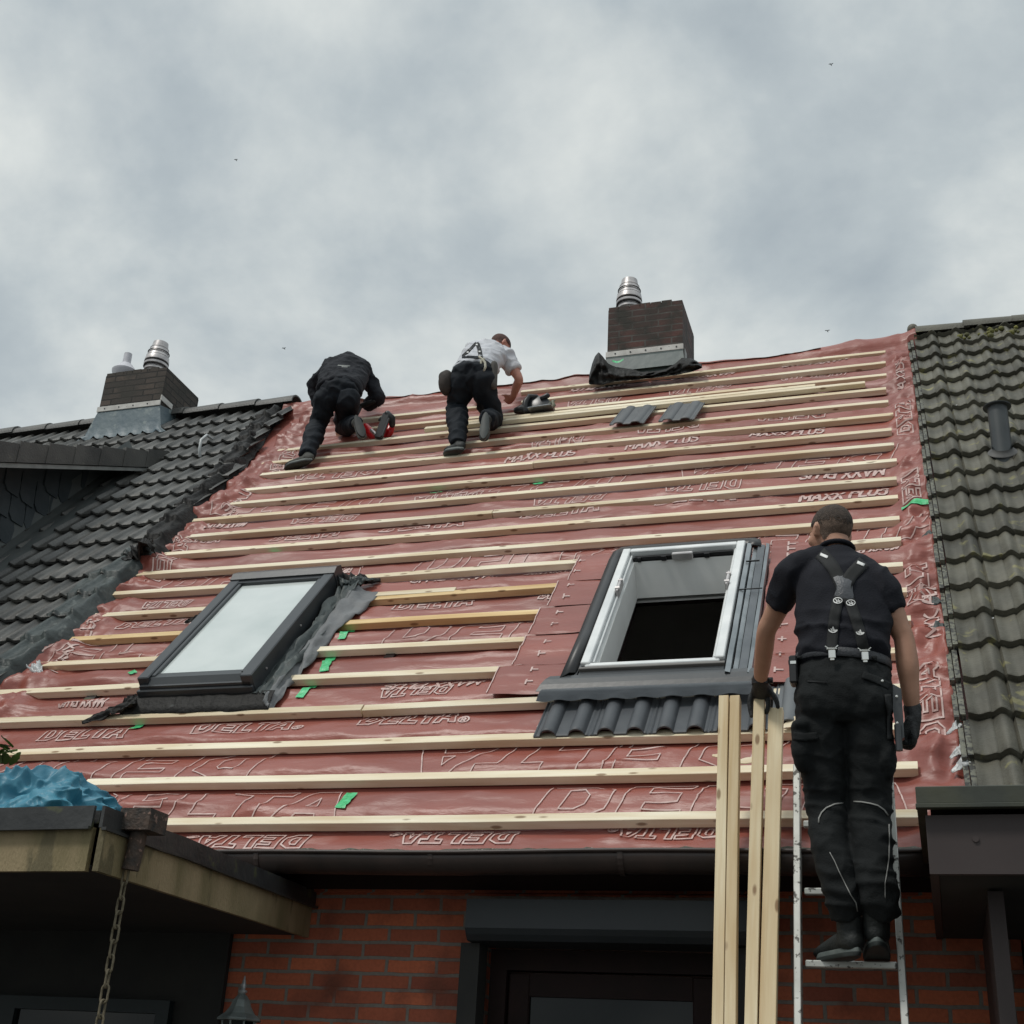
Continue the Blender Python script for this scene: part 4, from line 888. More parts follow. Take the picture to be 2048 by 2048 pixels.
# canopy in front of the right neighbour
CY=4.42; cz=at(1838,1577,CY).z; ct=at(1842,1612,CY).z; cf=at(1845,1630,CY).z; cbz=at(1858,1748,CY).z; cx=at(1840,1600,CY).x
cnp=empty('canopy',(cx+2,CY,0),'brown boarded canopy with a green-grey metal edge under the right-hand tiles','canopy')
m=MB(); m.box((cx-.012,CY-.03,ct),(cx+4.2,CY-.001,cz),bev=.003); m.box((cx-.015,CY-.045,ct-.016),(cx+4.2,CY-.012,ct-.001),bev=.002); m.box((cx-.012,CY-.001,ct),(cx+.02,5.9,cz)); m.build('metal_edge',TRIMG,cnp)
m=MB(); m.box((cx+.012,CY,cbz),(cx+4.2,CY+.03,ct-.03)); m.box((cx+.012,CY+.0301,cbz),(cx+.04,5.94,ct-.03)); m.tube([(cx+.16,CY+.002,(cbz+ct)/2-.0),(cx+.16,CY-.006,(cbz+ct)/2)],.010,10); m.build('fascia',FASC,cnp)
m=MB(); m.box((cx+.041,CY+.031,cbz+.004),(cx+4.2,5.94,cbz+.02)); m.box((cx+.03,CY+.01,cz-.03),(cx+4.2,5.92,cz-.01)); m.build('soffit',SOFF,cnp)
m=MB(); m.box((.38,5.86,0),(4.3,5.94,2.42)); m.build('painted_shade',SOFF,RN)  # added dark sheet over the brick, in place of shade under the canopy
m=MB(); m.box((.17,4.75,0),(.20,5.93,2.42)); m.box((.165,4.70,0),(.215,4.7499,2.42)); m.build('partition',FASC,cnp)
m=MB(); m.box((.62,5.80,.9),(.67,5.855,2.35)); m.box((.67,5.80,2.30),(1.6,5.855,2.35)); wn=m.build('window',DBROWN,RN)
m=MB(); m.box((.67,5.84,.9),(1.6,5.85,2.30)); m.build('pane',GLASD,wn)
m=MB(); m.grid([[(.98+.02*sin(i*1.9),5.835-.01*cos(i*1.9),1.2),(.98+.02*sin(i*1.9)+.0,5.835-.01*cos(i*1.9),2.12)] if 0 else [(.98+.012*i,5.835-.008*cos(i*1.9),1.2),(.98+.012*i,5.835-.008*cos(i*1.9),2.12)] for i in range(12)]); m.build('curtain',GREYP,wn)
# ------------------------------------------------------------------ left canopy with its gutter outlet, chain, sack
PZ=2.55; pc=at(201,1617,3.89)
CN=empty('canopy',(-4.4,3.9,0),'weathered flat-roofed canopy with black bitumen edge, lower left of the house','canopy')
k0=Vector((-2.74,3.89,0)); k1=Vector((-2.915,5.94,0)); 
foot=[(-6.8,4.0,0),(k0.x,k0.y,0),(k1.x,k1.y,.055),(-6.8,5.94,.055)]
m=MB(); m.prism(foot,(0,0,2.345),(0,0,2.36)); m.build('soffit',SOFF,CN)
m=MB(); m.prism([Vector(p)*1 for p in foot],(0,0,2.50),(0,0,2.545)); m.build('roof_deck',BITU,CN)
def strip_along(a,b,z0,z1,off,th,mb,mi=0,nseg=10,wav=0.0,seed=0,rise=0.0):
    a=Vector(a); b=Vector(b); d=(b-a).normalized(); nrm=Vector((d.y,-d.x,0)); 
    for s_ in (0,):
        P=[]
        for i in range(nseg+1):
            c=a+(b-a)*i/nseg+nrm*off; e=wav*(float(fbm(i*.9,seed,101))-.5)
            e+=rise*i/nseg; P.append([c+Vector((0,0,z0+e)),c+nrm*th+Vector((0,0,z0+e)),c+nrm*th+Vector((0,0,z1+e)),c+Vector((0,0,z1+e))])
        n=nseg+1; vs=[q for r in P for q in r]; fs=[(i*4+j,i*4+(j+1)%4,(i+1)*4+(j+1)%4,(i+1)*4+j) for i in range(nseg) for j in range(4)]+[(0,3,2,1),(nseg*4,nseg*4+1,nseg*4+2,nseg*4+3)]
        mb.add(vs,fs,mi)
L0=(-6.8,4.0,0)
m=MB(); strip_along(L0,k0-Vector((.004,0,0)),2.335,2.484,0,.022,m); m.build('fascia',PORCHW,CN)
m=MB(); strip_along(k0+Vector((.024,-.022,0)),k1,2.335,2.484,-.0,.022,m,rise=.055); m.build('fascia',PORCHW,CN)
m=MB(); strip_along(L0,k0+Vector((.0,0,0)),2.478,2.552,.026,.012,m,wav=.006,seed=2); strip_along(L0,k0,2.470,2.480,.036,.016,m,wav=.006,seed=2); m.build('roof_edge',BITU,CN)
m=MB(); strip_along(k0+Vector((.004,-.040,0)),k1+Vector((0,.0,0)),2.478,2.552,.026,.012,m,wav=.01,seed=3,rise=.055); strip_along(k0+Vector((.004,-.040,0)),k1,2.470,2.480,.036,.018,m,wav=.01,seed=3,rise=.055); m.build('roof_edge',BITU,CN)
# dark sheet over the wall standing in for canopy shade, and window
m=MB(); m.box((-6.15,5.915,0),(-3.30,5.946,2.42)); m.build('painted_shade',SOFF,CN)
m=MB(); x0,x1=-5.2,-3.55
for (a,b,c,d) in ((x0,x1,2.02,2.08),(x0,x0+.07,.9,2.02),(x1-.07,x1,.9,2.02),(-4.52,-4.42,.9,2.02)): m.box((a,5.87,c),(b,5.912,d))
wnd=tag(m.build('window',mat('petrol_frame',(.008,.016,.018),(.012,.02,.022),4,.5),HOUSE),'dark framed window under the left canopy')
m=MB(); m.box((x0+.07,5.895,.9),(-4.52,5.900,2.02)); m.build('pane',GLASD,wnd); m=MB(); m.box((-4.42,5.895,.9),(x1-.07,5.900,2.02)); m.build('pane',GLASD,wnd)
# hopper and short pipe
h0=at(284,1645,4.04); HX=h0.x; HY=4.04
m=MB(); m.prism([(HX-.055,HY-.06,h0.z-.035),(HX+.06,HY-.05,h0.z-.035),(HX+.065,HY+.06,h0.z-.035),(HX-.05,HY+.06,h0.z-.035)],(0,0,0),(0,0,.075)); hp_=m.build('outlet_box',RUSTP,CN)
m=MB(); m.tube([(HX-.005,HY,h0.z-.03),(HX-.008,HY,h0.z-.10),(HX-.015,HY,h0.z-.165)],.030,16); m.build('outlet_pipe',RUSTP,CN,smooth=True); smooth_by_angle(bpy.data.objects['outlet_pipe'],40)
# rain chain
RC=empty('rain_chain',(HX-.03,HY,0),'rusty steel rain chain hanging from the canopy outlet','chain')
M0=MB(); lk=[]; Rr,hl,wr_=.012,.017,.0042; pts=[]
for i in range(9): a=-pi/2+pi*i/8; pts.append((Rr*cos(a+0)*1,0,0)) if 0 else None
ring=[(Rr*cos(a),0,hl+Rr*sin(a)) for a in [pi*i/7 for i in range(8)]]+[(Rr*cos(a),0,-hl+Rr*sin(a)) for a in [pi+pi*i/7 for i in range(8)]]
ring=ring+[ring[0],ring[1]]; M0.tube(ring,wr_,8,caps=False)
first=None; z=h0.z-.165-.024; i=0
while z>.25:
    if first is None:
        first=M0.build('link',RUST,RC,Matrix.Translation((HX-.03,HY,z)),smooth=True); o=first
    else:
        o=first.copy(); COL.objects.link(o); o.parent=RC
    rz=Matrix.Rotation((pi/2 if i%2 else 0)+random.uniform(-.3,.3),4,'Z'); o.matrix_basis=Matrix.Translation((0,0,z))@rz
    z-=2*(hl+Rr)-2*wr_-.0015; i+=1
# crumpled blue sack on the canopy, with a grey tray edge below
SX,SY=-3.30,4.30
m=MB(); nu,nv=320,140; V=[]
for i in range(nu):
    a=2*pi*i/nu
    for j in range(nv+1):
        ph=(pi/2)*j/nv; rx,ry,rz=.30,.22,.19
        x=cos(a)*cos(ph)*rx; y=sin(a)*cos(ph)*ry; zz=sin(ph)*rz*(1.0-.35*sst(.05,.30,x)-.12*sst(-.1,-.3,x))
        f=float(ridge(x*6+y*3+zz*4,zz*7-x*5+y*2,111,1.3)); g=float(ridge(x*13-zz*9,y*10+zz*8,112,1.5)); g2=float(ridge(x*24+zz*12,y*20-x*9,113,1.2)); k=1+.40*(f-.45)+.26*(g-.45)+.13*(g2-.5)
        V.append(((SX+x*k),SY+y*k,PZ+.004+max(zz*k,0)))
F=[(i*(nv+1)+j,((i+1)%nu)*(nv+1)+j,((i+1)%nu)*(nv+1)+j+1,i*(nv+1)+j+1) for i in range(nu) for j in range(nv)]
m.add(V,F); sk_=m.build('sack',TARP,smooth=True); tag(sk_,'crumpled blue plastic sack lying on the left canopy roof','sack')
m=MB(); m.box((-4.2,3.99,PZ+.004),(-3.12,4.03,PZ+.03),bev=.003); m.box((-4.2,4.03,PZ+.004),(-3.12,4.5,PZ+.010)); m.box((-4.2,4.035,PZ+.034),(-3.30,4.06,PZ+.045)); tag(m.build('tray',PALEP),'flat pale plastic tray edge beneath the blue sack','tray')
# wall lantern
lt=at(478,2042,5.62); LX,LZ=lt.x,at(478,2040,5.62).z
LT=empty('wall_lantern',(LX,5.62,LZ-.32),'small verdigris wall lantern with pointed finial beside the brick wall','lantern')
T=Matrix.Translation((LX,5.62,LZ))
m=MB(); m.lathe([(.100,-.004),(.103,.0),(.098,.008),(.07,.028),(.050,.055),(.038,.085),(.022,.104),(.014,.108),(.014,.112)],T,8); m.build('lamp_roof',LAMPM,LT)
m=MB(); m.lathe([(.008,.110),(.020,.118),(.020,.124),(.009,.130),(.014,.146),(.009,.158),(.003,.185),(.0005,.19)],T,14); m.build('finial',mat('pale_pewter',(.32,.33,.34),(.45,.46,.47),20,.4,metal=.4),LT,smooth=True)
m=MB(); m.lathe([(.075,-.006),(.055,-.20),(.05,-.22),(.02,-.26),(.0005,-.28)],T,8); m.build('lamp_glass',GLASD,LT)
m=MB()
for a in range(8): m.bar((LX+.077*cos(a*pi/4),5.62+.077*sin(a*pi/4),LZ-.005),(LX+.057*cos(a*pi/4),5.62+.057*sin(a*pi/4),LZ-.20),.007,.007)
m.build('lamp_frame',LAMPM,LT)
m=MB(); m.tube([(LX,5.62,LZ-.24),(LX,5.70,LZ-.33),(LX,5.84,LZ-.30),(LX,5.914,LZ-.24)],.009,8); m.build('wall_bracket',LAMPM,LT,smooth=True)
# ------------------------------------------------------------------ new tiles
def tile_mesh(W=.30,Ln=.42,t=.012,roll=.030):
    m=MB(); n=56; up=[]; 
    for i in range(n+1):
        x=W*i/n; r=0
        for c in (.075,.223): d=abs(x-c)/.041; r=max(r,(roll*1.2)*math.sqrt(max(0,1-d*d)) if d<1 else 0)
        if abs(x-.286)<.004 or abs(x-.012)<.003: r-=.005
        up.append((x,r))
    ys=[0,.006,.02,.2,Ln]; rows=[]
    for y in ys: rows.append([(x,y,(r-(.004 if y==0 else 0))+.0) for x,r in up])
    b=[[(x,y,r-t) for x,r in up] for y in (0,Ln)]
    m.grid(rows); k=len(m.v); m.grid(b)
    N1=n+1
    for i in range(n): m.f.append((i,i+1,k+i+1,k+i)); m.m.append(0); m.f.append(((len(ys)-1)*N1+i,(len(ys)-1)*N1+i+1,k+N1+i+1,k+N1+i)); m.m.append(0)
    for e in (0,n):
        col=[j*N1+e for j in range(len(ys))]+[k+N1+e,k+e]; m.f.append(tuple(col)); m.m.append(0)
    return m
TM=tile_mesh(); t0=None; tk=0
tile_l=['new anthracite tile at the left end of the row under the open window','second new anthracite tile from the left under the open window','middle new anthracite tile of the row under the open window','fourth new anthracite tile, behind the tops of the upright battens','new paler grey tile at the right end of the row, behind the gloved hand']
for i in range(5):
    fr=RF@Matrix.Translation((-1.862+.296*i,.912+(.0 if i<4 else .03),.014+(.0015*(i%2))))@Matrix.Rotation(radians(-2.4),4,'X')
    if t0 is None: t0=TM.build('roof_tile',TILEN,None,fr); smooth_by_angle(t0,50); o=t0
    else: o=t0.copy(); COL.objects.link(o); o.matrix_basis=fr
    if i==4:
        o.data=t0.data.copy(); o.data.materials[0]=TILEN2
    tag(o,tile_l[i],'roof tile','new tiles under the open window')
for i,(c,lb) in enumerate((((1229,820),'left one of the two loose grey tiles lying high on the battens'),((1316,811),'right one of the two loose grey tiles lying high on the battens'))):
    a=uv(1219 if i==0 else 1317,852 if i==0 else 845,.03)
    fr=RF@Matrix.Translation((a[0],a[1],.045))@Matrix.Rotation(radians(-6),4,'Z')@Matrix.Rotation(radians(-1.0),4,'X')
    o=tile_mesh(roll=.015).build('roof_tile',mat('mid_grey_tile',(.085,.09,.095),(.10,.105,.11),8,.5),None,fr); smooth_by_angle(o,50)
    tag(o,lb,'roof tile','loose tiles lying on the battens')
# ------------------------------------------------------------------ loose battens lying on the roof
def loose(u0,u1,v0,v1,n,lb,name='timber_batten',m_=WOOD,w=.056,t=.04,grp='loose battens lying on the roof'):
    L=hypot(u1-u0,v1-v0); an=math.atan2(v1-v0,u1-u0); b=MB(); b.box((0,-w,-t),(L,0,0),bev=.002)
    o=b.build(name,m_,None,RF@Matrix.Translation((u0,v0,n))@Matrix.Rotation(an,4,'Z')); return tag(o,lb,'batten',grp)
loose(-4.05,-.22,6.06,6.065,.041,'long loose batten, lower of the pair lying just above the two loose tiles')
loose(-3.80,-.62,6.125,6.13,.041,'long loose batten, upper of the pair lying just above the two loose tiles',t=.04)
loose(-3.42,-2.80,2.735,2.735,.004,'short batten offcut lying above the right corner of the closed window')
def shard(px,py,Lw,ang,lb,n=.0,w=.05,bend=.04):
    a=uv(px,py,0); m=MB(); rows=[]
    for i in range(12):
        f=i/11; ww=w*sin(pi*min(1,max(.08,f*1.0)))**.6; rows.append([(Lw*f,-ww/2,.01+bend*f*f),(Lw*f,ww/2,.012+bend*f*f)])
    m.grid(rows); o=m.build('wood_offcut',WOOD,None,RF@Matrix.Translation((a[0],a[1],n))@Matrix.Rotation(ang,4,'Z')); o.modifiers.new('s','SOLIDIFY').thickness=.004; return tag(o,lb,'offcut','wood offcuts on the roof')
shard(1566,1462,.13,radians(25),'curled pale wood sliver between the upright battens and the man on the ladder',.01,.06,.05)
shard(1425,1512,.12,radians(-8),'thin split wood offcut to the left of the upright battens',-.01,.035,.0)
shard(1520,1518,.11,radians(195),'pointed wood offcut seen between the two pairs of upright battens',-.01,.05,.0)
shard(1108,1204,.09,radians(30),'small pale wood chip at the left edge of the open window collar',.0,.025,.0)
# ------------------------------------------------------------------ four battens held upright against the gutter
def upright(xt,yt,xb,yb,w,d,lb,Yt=5.60,Yb=5.17,rz=0.0,dy=0.0):
    a=at(xt,yt,Yt+dy); b=at(xb,yb,Yb+dy); dr_=(a-b).normalized(); t=(b.z)/dr_.z; f=b-dr_*t; z=dr_; x=Vector((1,0,0)); x=(x-z*x.dot(z)).normalized(); x=(Matrix.Rotation(rz,3,z)@x); y=z.cross(x); L=(a-f).length
    M_=Matrix(((x.x,y.x,z.x,f.x),(x.y,y.y,z.y,f.y),(x.z,y.z,z.z,f.z),(0,0,0,1))); m=MB(); n=10; rows=[]; ph=xt
    for i in range(n+1):
        q=i/n; e=.004*sin(q*5+ph); rows.append([(-w/2+e,-d/2,L*q),(w/2+e,-d/2,L*q),(w/2+e,d/2,L*q),(-w/2+e,d/2,L*q)])
    vs=[p for r in rows for p in r]; fs=[(i*4+j,i*4+(j+1)%4,(i+1)*4+(j+1)%4,(i+1)*4+j) for i in range(n) for j in range(4)]+[(3,2,1,0),(n*4,n*4+1,n*4+2,n*4+3)]
    m.add(vs,fs); o=m.build('timber_batten',WOODV,None,M_); tag(o,lb,'batten','battens standing upright against the gutter'); bv=o.modifiers.new('b','BEVEL'); bv.width=.002; bv.segments=1; return o
upright(1451,1397,1436,2048,.043,.055,'leftmost of the four upright spruce battens')
upright(1471.5,1397,1464,2048,.043,.055,'second upright spruce batten from the left, touching the first')
upright(1521,1403,1504,2048,.047,.05,'third upright batten from the left, capped by the gloved hand')
upright(1553,1420,1538,2048,.062,.04,'rightmost and widest of the four upright battens, with a chipped top')
# ------------------------------------------------------------------ ladder
LD=empty('ladder',(-.32,4.6,0),'paint-spattered aluminium ladder leaning on the gutter, a man standing on it','ladder')
def lad(z): return 5.395-(2.70-z)*.268
xl0,xr0=-.503,-.140
def railp(s_,z): return Vector(((xl0 if s_<0 else xr0)+ (0.012*(z-2.3) if s_<0 else -.012*(z-2.3)*0),lad(z),z))
for s_ in (-1,1):
    m=MB(); a=railp(s_,.0); b=railp(s_,3.05); m.bar(a,b,.026,.062,up=(0,1,0),bev=.003) if 0 else None
    d_=(b-a).normalized(); x=Vector((1,0,0)); y=d_.cross(x).normalized(); M_=Matrix(((x.x,y.x,d_.x,a.x),(x.y,y.y,d_.y,a.y),(x.z,y.z,d_.z,a.z),(0,0,0,1)))
    m.box((-.0135,-.033,0),(.0135,.033,(b-a).length),bev=.003); m.build('rail',LADM,LD,M_)
zr0=at(1710,1922,lad(2.2)).z
for k in range(-7,4):
    z=zr0-.012+.278*k
    if z<.1 or z>3.0: continue
    m=MB(); y=lad(z); m.box((xl0+.0137,y-.018,z-.014),(xr0-.0137,y+.018,z+.012),bev=.004); m.build('rung',LADM,LD)
# ------------------------------------------------------------------ leaves poking in at the left edge
PL=empty('plant',(-2.75,3.2,1.9),'leafy twig tip poking in at the left edge above the canopy','plant')
lf0=at(34,1500,3.5)
m=MB(); m.tube([lf0+Vector((-.35,.02,-.12)),lf0+Vector((-.15,.0,-.02)),lf0],.004,6); m.build('stem',LEAFM,PL)
rnd=random.Random(6)
for i in range(14):
    c=lf0+Vector((-.02-.012*i+rnd.uniform(-.01,.03),rnd.uniform(-.03,.03),rnd.uniform(-.022,.018))); r_=Matrix.Rotation(rnd.uniform(0,6),4,'Z')@Matrix.Rotation(rnd.uniform(-1.0,1.0),4,'X')
    m=MB(); rows=[]
    for k in range(9):
        f=k/8; w=.017*sin(pi*f)**.8*(1+.25*(k%2)); rows.append([Vector((-w,.055*f,.004)),Vector((0,.055*f,-.002+.01*f*f)),Vector((w,.055*f,.004))])
    rows=[[c+r_.to_3x3()@p for p in r] for r in rows]; m.grid(rows); m.build('leaf',LEAFM,PL,smooth=True)
# ------------------------------------------------------------------ birds far up
bl=['tiny bird high in the upper right of the sky','tiny bird in the sky left of the roofers','tiny bird just above the right end of the ridge','tiny bird high in the left part of the sky']
for i,(x,y) in enumerate(((1662,129),(568,697),(1655,662),(472,320))):
    P=at(x,y,70); m=MB(); s_=.16
    m.tube([P+Vector((-.02,-.13,0)),P+Vector((0,0,0.01)),P+Vector((.02,.12,0))],[.01,.035,.02],8,round_=True)
    m.add([P,P+Vector((s_*.5,.05,.05)),P+Vector((s_*1.1,-.04,.02)),P+Vector((s_*.5,-.06,.05)),P+Vector((-s_*.5,.05,.06)),P+Vector((-s_*1.1,-.04,.02)),P+Vector((-s_*.5,-.06,.05))],[(0,1,2,3),(0,6,5,4)])
    tag(m.build('bird',BLK),bl[i],'bird','birds in the sky')
# ------------------------------------------------------------------ people
def ell(mb, c, r, R=None, seg=22, ring=14):
    c=Vector(c); vs=[]; fs=[]
    for i in range(1,ring):
        th=pi*i/ring
        for k in range(seg):
            a=2*pi*k/seg; p=Vector((r[0]*sin(th)*cos(a),r[1]*sin(th)*sin(a),r[2]*cos(th))); vs.append(c+(R@p if R else p))
    t=Vector((0,0,r[2])); vs.append(c+(R@t if R else t)); vs.append(c-(R@t if R else t)); n=(ring-1)*seg
    for i in range(ring-2):
        for k in range(seg): k2=(k+1)%seg; fs.append((i*seg+k,(i+1)*seg+k,(i+1)*seg+k2,i*seg+k2))
    for k in range(seg): k2=(k+1)%seg; fs.append((n,k,k2)); fs.append((n+1,(ring-2)*seg+k2,(ring-2)*seg+k))
    mb.add(vs,fs)
def sw(mb, pts, side=(1,0,0), rnd_=True, seg=22, sub=3):
    """pts: (point, half width, half depth) ; smooth interpolation along the limb"""
    P=[Vector(p[0]) for p in pts]; W_=[p[1] for p in pts]; D_=[p[2] if len(p)>2 else p[1] for p in pts]
    A=[];B=[];C=[]; n=len(P)
    for i in range(n-1):
        p0=P[max(i-1,0)]; p1=P[i]; p2=P[i+1]; p3=P[min(i+2,n-1)]
        for k in range(sub):
            t=k/sub; A.append(.5*((2*p1)+(p2-p0)*t+(2*p0-5*p1+4*p2-p3)*t*t+(3*p1-p0-3*p2+p3)*t**3)); s_=t*t*(3-2*t); B.append(W_[i]+(W_[i+1]-W_[i])*s_); C.append(D_[i]+(D_[i+1]-D_[i])*s_)
    A.append(P[-1]); B.append(W_[-1]); C.append(D_[-1])
    mb.tube(A,B,seg,0,True,C,side,rnd_)
def head_frame(c, f, up=(0,0,1)):
    f=Vector(f).normalized(); up=Vector(up); up=(up-f*up.dot(f)).normalized(); r=f.cross(up); return Matrix(((r.x,f.x,up.x),(r.y,f.y,up.y),(r.z,f.z,up.z)))  # cols: right, forward, up
def head(mb, c, R, k=1.0):
    c=Vector(c); E_=lambda o,r,Q=None: ell(mb,c+R@(Vector(o)*k),[x*k for x in r],R@Q if Q else R)
    E_((0,-.012,.030),(.076,.096,.088)); E_((0,.010,-.005),(.070,.080,.085)); E_((0,.030,-.062),(.050,.058,.050)); E_((0,.062,-.090),(.026,.026,.022))
    E_((0,.082,.030),(.050,.016,.018)); E_((0,.098,-.012),(.013,.022,.028)); E_((0,.086,.010),(.010,.014,.03))
    E_((0,.086,-.052),(.024,.016,.007)); E_((0,.085,-.062),(.022,.015,.007))
    for s_ in (-1,1):
        E_((s_*.031,.076,.012),(.014,.012,.010)); E_((s_*.045,.060,-.015),(.024,.024,.024))
        E_((s_*.079,-.006,-.008),(.010,.017,.032),Matrix.Rotation(s_*.35,3,'Z')); E_((s_*.084,-.014,.006),(.006,.018,.022),Matrix.Rotation(s_*.5,3,'Z'))
def hair(par, c, R, m_, k=1.0, nape=-.045, name='hair', off=.0035, jag=1):
    c=Vector(c)
    def fill(mb):
        ell(mb,c+R@Vector((0,-.012,.030))*k,[(.076+off)*k,(.096+off)*k,(.088+off*1.6)*k],R); ell(mb,c+R@Vector((0,.002,-.008))*k,[(.0695+off)*k,(.078+off)*k,(.085+off)*k],R)
    o=organic(name,fill,m_,par,.006,3,lambda x,y,z:.0015*(n3(x*120,y*120,z*120)-.5))
    import bmesh
    Wm=WM[o.name]; Ri=R.transposed(); bm=bmesh.new(); bm.from_mesh(o.data); rm=[]
    for f in bm.faces:
        l=Ri@((Wm@f.calc_center_median())-c)/k
        y_,z_=l.y,l.z; j=.004*math.sin(l.x*300+z_*200)+(.022*(random.random()-.5) if jag>1 else 0)
        if (y_>.045+j and z_<.062+.25*(.09-abs(l.x))*.3) or z_<nape+j-.25*max(0,-y_-.06) or (abs(l.x)>.05 and y_>-.022+j and z_<.022+.35*max(0,y_)) : rm.append(f)
    bmesh.ops.delete(bm,geom=rm,context='FACES'); bm.to_mesh(o.data); bm.free(); return o
def drape(bv, px, w, m_, par, name, lift=.004, wpx=None, closed=False, n=5):
    pts=[]
    for (x0,y0),(x1,y1) in zip(px[:-1],px[1:]):
        k=max(1,int(hypot(x1-x0,y1-y0)/n)); pts+=[(x0+(x1-x0)*i/k,y0+(y1-y0)*i/k) for i in range(k)]
    pts.append(px[-1]); rows=[]; last=None
    for i,(x,y) in enumerate(pts):
        a=pts[max(i-1,0)]; b=pts[min(i+1,len(pts)-1)]; tx,ty=b[0]-a[0],b[1]-a[1]; L=hypot(tx,ty) or 1; nx,ny=-ty/L,tx/L; row=[]
        for j in (-1,-.5,0,.5,1):
            qx,qy=x+nx*w/2*j,y+ny*w/2*j; d=ray(qx,qy).normalized(); h=bv.ray_cast(CAM,d)
            if h[0] is None: h=(last,None,None,None) if last is not None else (None,)
            if h[0] is None: row=None; break
            last=h[0]; row.append(h[0]-d*lift)
        if row: rows.append(row)
    if len(rows)<2: return None
    mb=MB(); mb.grid(rows); o=mb.build(name,m_,par,smooth=True); s_=o.modifiers.new('s','SOLIDIFY'); s_.thickness=min(.002,lift*.6); s_.offset=0; return o
def surf(bv,x,y,lift=0):
    d=ray(x,y).normalized(); h=bv.ray_cast(CAM,d); return (h[0]-d*lift) if h[0] is not None else None
def hand(mb, wrist, palm_dir, side, k=1.0, thumb=1, curl=.5, fold=None):
    """a palm, four bent fingers of unequal length and a thumb leaving the side of the palm"""
    w=Vector(wrist); d=Vector(palm_dir).normalized(); s=Vector(side); s=(s-d*s.dot(d)).normalized(); nrm=s.cross(d)*( -1)
    sw(mb,[(w-d*.02*k,.026*k,.02*k),(w+d*.03*k,.036*k,.019*k),(w+d*.075*k,.041*k,.016*k),(w+d*.095*k,.038*k,.013*k)],s)
    Ls=(.072,.080,.074,.058)
    for i in range(4):
        b=w+d*(.088 if i<3 else .080)*k+s*(.030-.020*i)*k; a=curl*(1+.12*i); L=Ls[i]*k; p=b; dr=d; pts=[(b-d*.02*k,.0105*k)]
        for q,(fr,an) in enumerate(((.45,a*.7),(.30,a*1.1),(.25,a*.8))):
            ax=s; dr=(Matrix.Rotation(-an*(1 if fold is None else fold),3,ax)@dr).normalized(); p=p+dr*L*fr; pts.append((p,(.0095-.0012*q)*k))
        sw(mb,pts,s,seg=10,sub=2)
    b=w+d*.02*k+s*.026*k*thumb; dr=(d*.6+s*.8*thumb-nrm*.0).normalized(); p1=b+dr*.045*k; dr2=(d*.9+s*.25*thumb+nrm*.3).normalized(); p2=p1+dr2*.032*k; p3=p2+(dr2+nrm*.3).normalized()*.026*k
    sw(mb,[(b,.015*k),(p1,.0125*k),(p2,.011*k),(p3,.009*k)],s,seg=10,sub=2)
def shoe(par, heel, toe, up=(0,0,1), mt=SHOE, ms=SOLE, k=1.0, hgt=.075, ank=None):
    heel=Vector(heel); toe=Vector(toe); f=(toe-heel).normalized(); up=Vector(up); up=(up-f*up.dot(f)).normalized(); s=f.cross(up); L=(toe-heel).length
    def fill(mb):
        sw(mb,[(heel+up*.045+f*.03,.036*k,.045),(heel+f*L*.25+up*.045,.036*k,.045),(heel+f*L*.5+up*.042,.038*k,.038),(heel+f*L*.75+up*.032,.045*k,.028),(heel+f*(L-.03)+up*.026,.040*k,.022)],s,seg=18)
        a=heel+f*.055+up*.03; b=ank if ank is not None else a+up*hgt
        sw(mb,[(a,.040*k,.042*k),(a.lerp(Vector(b),.6),.041*k,.044*k),(Vector(b),.041*k,.046*k)],s,rnd_=False,seg=18)
    o=organic('shoe',fill,mt,par,.007,4,lambda x,y,z:.0012*n3(x*60,y*60,z*60))
    mb=MB(); n=26; o_=[]
    for i in range(n):
        a=2*pi*i/n; x=cos(a); y=sin(a); w=(.036+.010*sst(-.2,.6,x)*(1-.4*sst(.6,1,x)))*k; o_.append(heel+f*(L/2+x*(L/2+.006))+s*y*w)
    rows=[]
    for h,k_ in ((-.012,.93),(-.010,.985),(.004,1.03),(.020,1.0)):
        c=heel+f*L/2; rows.append([c+(p-c)*k_+up*h for p in o_])
    vs=[q for r in rows for q in r]; fs=[(i*n+j,i*n+(j+1)%n,(i+1)*n+(j+1)%n,(i+1)*n+j) for i in range(3) for j in range(n)]+[tuple(range(n))[::-1],tuple(3*n+j for j in range(n))]
    # heel block and arch
    mb.add(vs,fs)
    for i in range(2*n,3*n): mb.m[i]=1
    q=mb.build('sole',[ms,SOLR],o,smooth=True); smooth_by_angle(q,45); return o
SOLR=mat('sole_rim',(.10,.12,.115),(.14,.16,.15),20,.6)
